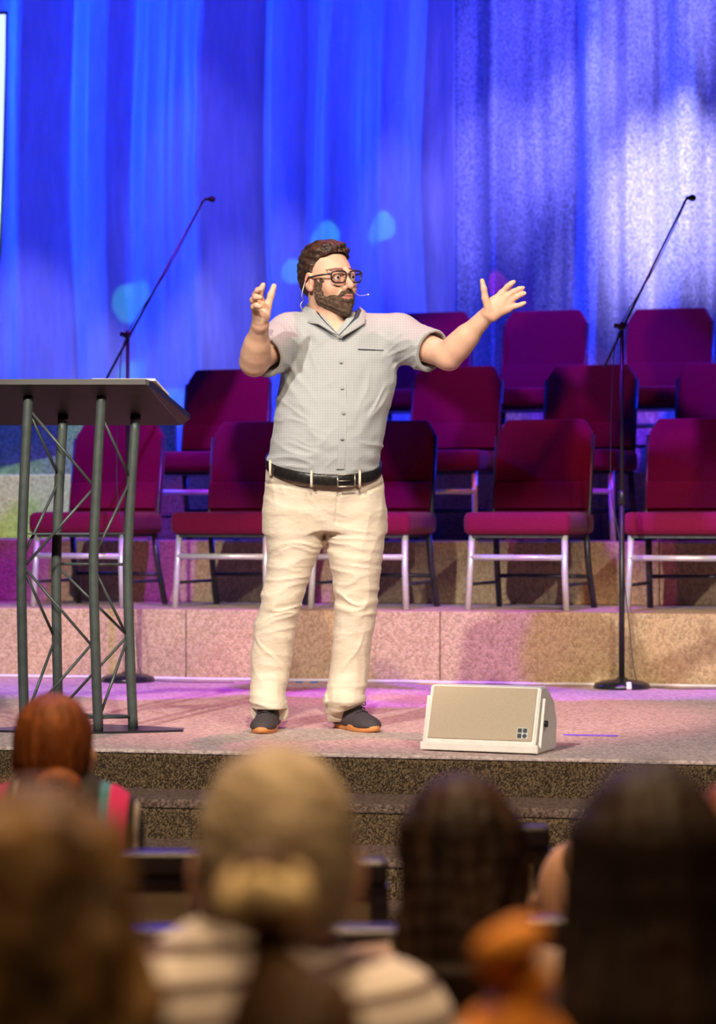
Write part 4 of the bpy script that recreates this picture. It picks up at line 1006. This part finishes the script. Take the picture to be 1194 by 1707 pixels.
# ============================================================ AUDIENCE
def flatcol(c, amp=0, fr=40, seed=0):
    def fn(V):
        o = np.tile(np.array(c, float), (len(V), 1))
        if amp:
            n = np.sin(V[:, 0]*fr+seed)+np.sin(V[:, 2]*fr*.6+seed*2+2*np.sin(V[:, 0]*fr*.5))
            o *= (1+amp*n)[:, None]
        return np.clip(o, 0, 1)
    return fn
M['person_skin'] = mat('audience skin', (.62, .34, .23), .55, col2=(.68, .38, .26), scale=12)
def cloth(name, c1, c2=None): return mat(name, c1, .85, col2=c2 or tuple(min(1, c*1.25) for c in c1), scale=14, bump=.2, bscale=60)
M['jeans'] = cloth('dark denim', (.02, .025, .05))
def stripes(name, cols, axis, period, rot=(0, 0, 0)):
    m = bpy.data.materials.new(name); m.use_nodes = True; N = m.node_tree.nodes; L = m.node_tree.links; b = N['Principled BSDF']; b.inputs['Roughness'].default_value = .85
    tc = N.new('ShaderNodeTexCoord'); mp = N.new('ShaderNodeMapping'); mp.inputs['Rotation'].default_value = rot; L.new(tc.outputs['Object'], mp.inputs[0])
    sx = N.new('ShaderNodeSeparateXYZ'); L.new(mp.outputs[0], sx.inputs[0])
    d = N.new('ShaderNodeMath'); d.operation = 'DIVIDE'; d.inputs[1].default_value = period; L.new(sx.outputs[axis], d.inputs[0])
    fr = N.new('ShaderNodeMath'); fr.operation = 'FRACT'; L.new(d.outputs[0], fr.inputs[0])
    r = N.new('ShaderNodeValToRGB'); r.color_ramp.interpolation = 'CONSTANT'; e = r.color_ramp.elements
    e[0].position = 0; e[0].color = (*cols[0][1], 1); e[1].position = cols[1][0]; e[1].color = (*cols[1][1], 1)
    for p, c in cols[2:]: x = e.new(p); x.color = (*c, 1)
    L.new(fr.outputs[0], r.inputs[0]); L.new(r.outputs[0], b.inputs['Base Color']); return m
def hairmat(name, c1, c2, sc_=26, st=(1, 1, .25), bump=.6): return mat(name, c1, .62, spec=.25, col2=c2, scale=sc_, stretch=st, bump=bump, bscale=70, lo=.3, hi=.7)

def seated(px, top, Y, label, hairfn, hmat, cmat, k=1.0, sh=.19, hyaw=0, lean=0, pantm='jeans', group=None, ears=True, hscale=1.0, nk=.268):
    """seated figure facing the stage, head top at picture height `top`"""
    tp = W(px, top, Y); zt = tp.z; x, y = tp.x, Y
    root = empty('person', (x, y, 0)); tag(root, label, 'person', group)
    hc = np.array([x, y, zt-.125*k*hscale]); hk = k*hscale
    sz = zt-nk*k; by = y-.03
    seat = .435+.07; bx = x+lean
    f = Field((x-.34, by-.26, 0.0), (x+.34, by+.62, zt+.03), .011)
    c, s_ = math.cos(hyaw), math.sin(hyaw); R = np.array([[c, -s_, 0], [s_, c, 0], [0, 0, 1]])
    loc = lambda a, b, d: hc+R@(np.array([a, b, d])*hk)
    f.ell(loc(0, -.01, .02), np.array([.076, .096, .098])*hk, .02, R=R); f.ell(loc(0, .03, -.035), np.array([.060, .062, .085])*hk, .03, R=R)
    f.cone(loc(0, .10, -.02), loc(0, .112, -.035), .012*hk, .014*hk, .012)      # nose
    for q in (-1, 1): f.ell(loc(q*.078, -.005, -.012), np.array([.014, .022, .034])*hk, .012, R=R)
    f.cone(hc+np.array([0, -.02, -.06])*k, (bx, by, sz+.03*k), .058*k, .066*k, .02)
    tor = [(seat-.06, bx, by+.0, .17*k, .13*k), (seat+.12, bx, by-.005, .155*k, .115*k), (sz-.16*k, bx, by, .165*k, .12*k), (sz-.05*k, bx, by, .165*k, .105*k), (sz+.03*k, bx, by, .10*k, .07*k)]
    def upper(g, o):
        g.loft([(a, b, cc, d+o, e+o) for a, b, cc, d, e in tor], .05)
        for q in (-1, 1):
            S_ = np.array([bx+q*sh*k, by, sz-.045*k]); El = np.array([bx+q*(sh+.045)*k, by+.03, sz-.30*k])
            g.cone((bx, by, sz-.01*k), S_, .06*k+o, .062*k+o, .05); g.cone(S_, El, .056*k+o, .046*k+o, .04)
    upper(f, 0)
    def lower(g, o):
        for q in (-1, 1):
            H_ = np.array([bx+q*.09*k, by+.05, seat+.03]); K_ = np.array([bx+q*.10*k, by+.40*k, seat+.045]); A_ = np.array([bx+q*.10*k, by+.33*k, .09])
            g.cone(H_, K_, .080*k+o, .062*k+o, .03); g.cone(K_, A_, .058*k+o, .040*k+o, .02)
    lower(f, 0)
    for q in (-1, 1):
        El = np.array([bx+q*(sh+.045)*k, by+.03, sz-.30*k]); Hd = np.array([bx+q*.09*k, by+.27*k, seat+.14]); A_ = np.array([bx+q*.10*k, by+.33*k, .06])
        f.cone(El, Hd, .042*k, .028*k, .015); d_ = (Hd-El)/np.linalg.norm(Hd-El)
        f.ell(Hd+d_*.03, (.035*k, .045*k, .02*k), .01)
        for n in range(4): f.cone(Hd+d_*.05+np.array([(n-1.5)*.018*k, 0, 0]), Hd+d_*.05+np.array([(n-1.5)*.02*k, .055*k, -.012]), .010*k, .008*k, .004)
        f.cone(Hd+d_*.02+np.array([-q*.03*k, 0, 0]), Hd+d_*.05+np.array([-q*.05*k, .03*k, 0]), .011*k, .009*k, .004)
        f.cone(A_+np.array([0, -.03, -.012]), A_+np.array([0, .13*k, -.022]), .042*k, .034*k, .02)
    link('body', f.mesh('body'), M['person_skin'], root, True, True)
    g = Field((x-.36, by-.28, seat-.1), (x+.36, by+.3, sz+.12), .011); upper(g, .022)
    nb_ = np.array([bx, by, sz+.01*k]); hd_ = hc+np.array([0, -.02, -.06])*k; g.cone(nb_, nb_+(hd_-nb_)*.62, .088*k, .074*k, .03)
    g.cone(nb_+(hd_-nb_)*.45+np.array([0, .012, 0]), hd_+np.array([0, .02, .10]), .056*k, .10*k, .004, 'sub')
    wr = lambda X, Yy, Z, D: D-.004*np.sin(18*X+31*Z+2*np.sin(9*X+3*Yy))-.003*np.sin(45*Z-22*X)
    g.mod(wr); link('top', g.mesh('top'), M[cmat], root, True, True)
    g = Field((x-.34, by-.24, .06), (x+.34, by+.62, seat+.16), .013); lower(g, .012); g.loft([(seat-.055, bx, by+.02, .175*k, .14*k), (seat+.08, bx, by, .165*k, .13*k)], .04)
    g.mod(lambda X, Yy, Z, D: np.maximum(D, .12-Z)); link('trousers', g.mesh('trousers'), M[pantm], root, True, True)
    for q in (-1, 1):
        g = Field((bx+q*.10*k-.08, by+.25*k, -.01), (bx+q*.10*k+.08, by+.65*k, .17), .008); A_ = np.array([bx+q*.10*k, by+.33*k, .062])
        g.cone(A_+np.array([0, -.03, -.005]), A_+np.array([0, .14*k, -.014]), .052*k, .044*k, .02); g.cone(A_, A_+np.array([0, 0, .06]), .05*k, .048*k, .02)
        g.mod(lambda X, Yy, Z, D: np.maximum(D, .002-Z)); link('shoe', g.mesh('shoe'), M['black'], root, True, True)
    hf_ = Field((x-.25, y-.25, zt-.75*k), (x+.25, y+.2, zt+.09), .0065)
    extra = hairfn(hf_, loc, hk, R, (x, y, zt, bx, by, sz))
    link('hair', hf_.mesh('hair'), M[hmat], root, True, True)
    if extra: extra(root)
    return root
def strandmod(f, amp, fx, hc, fz=3.0, seed=0):
    def fn(X, Y, Z, D):
        an = np.arctan2(X-hc[0], -(Y-hc[1]))
        return D-amp*np.sin(an*fx+fz*4*Z+seed)-amp*.7*np.sin(an*fx*2.3+fz*9*Z+seed*2+np.sin(Z*25))
    f.mod(fn)

# red-haired woman, low coiled bun
M['hair_red'] = hairmat('auburn hair', (.10, .024, .006), (.30, .085, .02))
def h_bun(f, loc, k, R, g):
    f.ell(loc(0, -.02, .035), np.array([.084, .104, .096])*k, .02, R=R); f.ell(loc(0, -.045, -.02), np.array([.076, .070, .080])*k, .03, R=R)
    strandmod(f, .0016, 26, loc(0, 0, 0), 2)
    n = 26
    for i in range(n):
        a, b = [(2*math.pi*j/n*1.8) for j in (i, i+1)]; ra, rb = .040-.016*i/n, .040-.016*(i+1)/n
        f.cone(loc(.022+ra*math.cos(a), -.132-.014*i/n, -.060+ra*.75*math.sin(a)), loc(.022+rb*math.cos(b), -.132-.014*(i+1)/n, -.060+rb*.75*math.sin(b)), .0145*k, .0145*k, .003)
    def ex(f2): pass
    f.mod(lambda X, Y, Z, D: np.maximum(D, (Y-(loc(0, .055, 0)[1]))))
    return None
M['striped_multi'] = stripes('pink teal black striped knit', [(0, (.60, .02, .14)), (.30, (.02, .015, .02)), (.40, (.50, .42, .40)), (.47, (.02, .015, .02)), (.84, (.06, .20, .26))], 0, .125)
seated(90, 1158, 5.19, 'auburn-haired woman with a low coiled bun and pink, teal and black striped top', h_bun, 'hair_red', 'striped_multi', .98, .10, nk=.235)

# white-haired man
def h_short(f, loc, k, R, g):
    f.ell(loc(0, -.018, .028), np.array([.081, .101, .098])*k, .02, R=R); f.ell(loc(0, -.045, -.02), np.array([.074, .060, .070])*k, .03, R=R)
    h0 = loc(0, 0, 0)
    f.mod(lambda X, Y, Z, D: np.maximum(D-.0015*np.sin(90*X+40*np.sin(30*Z))*np.sin(80*Z+30*Y), np.maximum((h0[2]-.062*k+.5*np.clip(Y-h0[1]+.03, 0, 1)-Z)*.8, Y-h0[1]-.06+.0*X)))
    for q in (-1, 1): f.ell(loc(q*.086, .0, -.02), np.array([.022, .026, .036])*k, .004, 'sub', R)
M['hair_white'] = mat('short white hair', (.30, .215, .135), .7, col2=(.52, .40, .27), scale=16, bump=.5, bscale=90, lo=.35, hi=.6)
M['striped_white'] = stripes('white shirt with dark stripes', [(0, (.75, .66, .62)), (.70, (.12, .07, .07))], 2, .036, (0, .10, 0))
seated(462, 1238, 2.76, 'white-haired man seen from behind in a white shirt with dark horizontal stripes', h_short, 'hair_white', 'striped_white', 1.06, .150, hscale=1.03, lean=-.05, pantm='jeans')

# curly brown and blond haired woman at the left
M['hair_curly'] = hairmat('curly brown and blond hair', (.022, .010, .004), (.27, .14, .045), 17, (1, 1, .8))
def h_curly(f, loc, k, R, g):
    x, y, zt, bx, by, sz = g; rnd = random.Random(4)
    f.ell(loc(0, -.02, .02), np.array([.086, .105, .100])*k, .02, R=R)
    for i in range(64):
        a = rnd.uniform(-2.5, 2.5); h0 = rnd.uniform(-.02, .08); r0 = .075
        p = np.array(loc(r0*math.sin(a), -.02-r0*math.cos(a), h0)); q = p.copy(); ph = rnd.uniform(0, 6.28); n = rnd.randint(9, 13); sp = rnd.uniform(.008, .016)
        for j in range(n):
            t = j/n; out = np.array([math.sin(a), -math.cos(a), 0])
            q2 = q+out*(.0045 if t < .7 else -.006)+np.array([sp*math.sin(ph+j*1.5), sp*math.cos(ph+j*1.5), -.030])
            f.cone(q, q2, .019*(1-.4*t), .019*(1-.4*(t+1/n)), .006); q = q2
    f.mod(lambda X, Y, Z, D: np.maximum(D, Y-(y+.07)))
M['top_navy'] = cloth('navy top', (.015, .02, .045))
seated(58, 1290, 1.95, 'person at the left edge with long curly brown and blond hair', h_curly, 'hair_curly', 'top_navy', .80, .12, lean=-.15)

# straight dark long hair
def h_long(width, length, locks, part=0.0, seed=1, wav=.006):
    def fn(f, loc, k, R, g):
        x, y, zt, bx, by, sz = g; rnd = random.Random(seed)
        f.ell(loc(0, -.02, .028), np.array([.084, .104, .100])*k, .02, R=R)
        zc = zt-.12*k
        f.loft([(zt-length*k, x, by-.075, width*1.05, .045), (zt-length*.7*k, x, by-.07, width, .06), (zt-.26*k, x, by-.055, width*.84, .065), (zc, x, y-.03, .088*k, .085*k), (zc+.05*k, x, y-.02, .078*k, .08*k)], .03)
        for i in range(locks):
            u = (i+.5)/locks*2-1; a = u*1.9
            p = np.array([x+.080*k*math.sin(a), y-.02-.088*k*math.cos(a), zc+.04*k]); q = p.copy(); L_ = length*k*rnd.uniform(.86, 1.04)-.08; n = 9; ph = rnd.uniform(0, 6)
            for j in range(n):
                t = (j+1)/n; tx = x+u*width*.98*(.85+.15*t); ty = by-.105+.09*abs(u)**2.5
                q2 = np.array([p[0]+(tx-p[0])*min(1, t*2)+wav*math.sin(ph+t*7), p[1]+(ty-p[1])*min(1, t*2), p[2]-L_*t])
                f.cone(q, q2, .015*k, .013*k if j < n-1 else .006, .008); q = q2
        f.mod(lambda X, Y, Z, D: np.maximum(D, Y-(y+.055)))
        strandmod(f, .0018, 30, (x, y+.05, 0), 1, seed)
    return fn
M['hair_dark'] = hairmat('dark brown hair', (.007, .003, .002), (.050, .020, .008), 16, (1, 1, .12))
M['hair_black'] = hairmat('black-brown hair', (.003, .0015, .0012), (.030, .012, .005), 14, (1, 1, .12))
M['top_taupe'] = cloth('taupe top', (.32, .21, .15), (.38, .26, .19))
M['top_black'] = cloth('black top', (.015, .008, .008))
seated(768, 1288, 3.56, 'woman with long dark brown wavy hair and a taupe top, second from the right', h_long(.100, .38, 15, 0, 2, .008), 'hair_dark', 'top_taupe', .97, .18, nk=.31)
seated(1082, 1272, 2.76, 'woman with very long straight black-brown hair at the lower right', h_long(.125, .62, 17, 0, 5, .004), 'hair_black', 'top_black', .97, .15, lean=.10)

# person turned in profile between the two dark-haired women
M['hair_fair'] = hairmat('light brown hair', (.12, .06, .03), (.26, .15, .08))
M['top_brown'] = cloth('brown top', (.10, .045, .03))
def h_crop(f, loc, k, R, g):
    f.ell(loc(0, -.03, .040), np.array([.081, .092, .088])*k, .02, R=R)
    h0 = loc(0, 0, .01); f.mod(lambda X, Y, Z, D: np.maximum(D, (h0[2]-Z)*.8))
seated(966, 1392, 4.38, 'child with a bare pinkish cheek half hidden left of the long-black-haired woman', h_crop, 'hair_fair', 'top_brown', .80, .15, hyaw=math.radians(70))
seated(1236, 1300, 3.56, 'auburn-haired person at the right picture edge, only a sliver showing', h_long(.075, .3, 11, 0, 8), 'hair_red', 'top_brown', .98, .15, lean=.11)

# children in the nearest rows
M['hair_child'] = hairmat('dark blond-brown hair', (.03, .014, .007), (.14, .07, .03), 18, (1, 1, .3))
M['cream'] = mat('cream scrunchie fabric', (.62, .44, .22), .8, col2=(.72, .55, .30), scale=30, bump=.5)
def h_scrunch(f, loc, k, R, g):
    f.ell(loc(0, -.02, .028), np.array([.084, .104, .098])*k, .02, R=R); f.ell(loc(0, -.055, -.03), np.array([.075, .06, .08])*k, .03, R=R)
    strandmod(f, .0018, 24, loc(0, 0, 0), 2)
    f.cone(loc(-.02, -.03, .08), loc(-.035, -.03, .20), .034*k, .020*k, .02); f.ell(loc(-.035, -.03, .235), np.array([.034, .030, .026])*k, .01, R=R)
    f.mod(lambda X, Y, Z, D: np.maximum(D, Y-loc(0, .06, 0)[1]))
    def ex(root):
        s = Field(loc(-.035, -.03, .2)-.09, loc(-.035, -.03, .2)+.09, .004); n = 18
        for i in range(n):
            a = 2*math.pi*i/n; b = 2*math.pi*(i+1)/n; q = lambda a, i: loc(-.035+.032*math.cos(a), -.03+.034*math.sin(a), .198+.010*(i % 2)+.010*math.sin(3*a))
            s.cone(q(a, i), q(b, i+1), .020*k+.003*(i % 2), .020*k+.003*((i+1) % 2), .004)
        link('scrunchie', s.mesh('scrunchie'), M['cream'], root, True, True)
    return ex
M['top_dark'] = cloth('dark wine top', (.03, .008, .008))
seated(492, 1600, 1.95, 'child in the nearest row with a cream scrunchie round a topknot', h_scrunch, 'hair_child', 'top_dark', .66, .12)
M['hair_orange'] = hairmat('bright ginger hair', (.60, .16, .015), (.95, .36, .05), 18, (1, 1, .3))
M['top_rust'] = cloth('rust top', (.30, .11, .04))
def h_ginger(f, loc, k, R, g):
    f.ell(loc(0, -.02, .028), np.array([.080, .100, .096])*k, .02, R=R); f.ell(loc(0, -.055, -.03), np.array([.07, .05, .06])*k, .03, R=R)
    for i in range(7): 
        a = i*.9; f.ell(loc(.020*math.cos(a), -.03+.020*math.sin(a), .140+.010*i), np.array([.030, .030, .024])*k, .008, R=R)
    f.mod(lambda X, Y, Z, D: np.maximum(D, Y-loc(0, .04, 0)[1]))
seated(852, 1655, 1.95, 'small ginger-haired child with a topknot in front of the taupe top', h_ginger, 'hair_orange', 'top_rust', .66, .12, lean=.14)
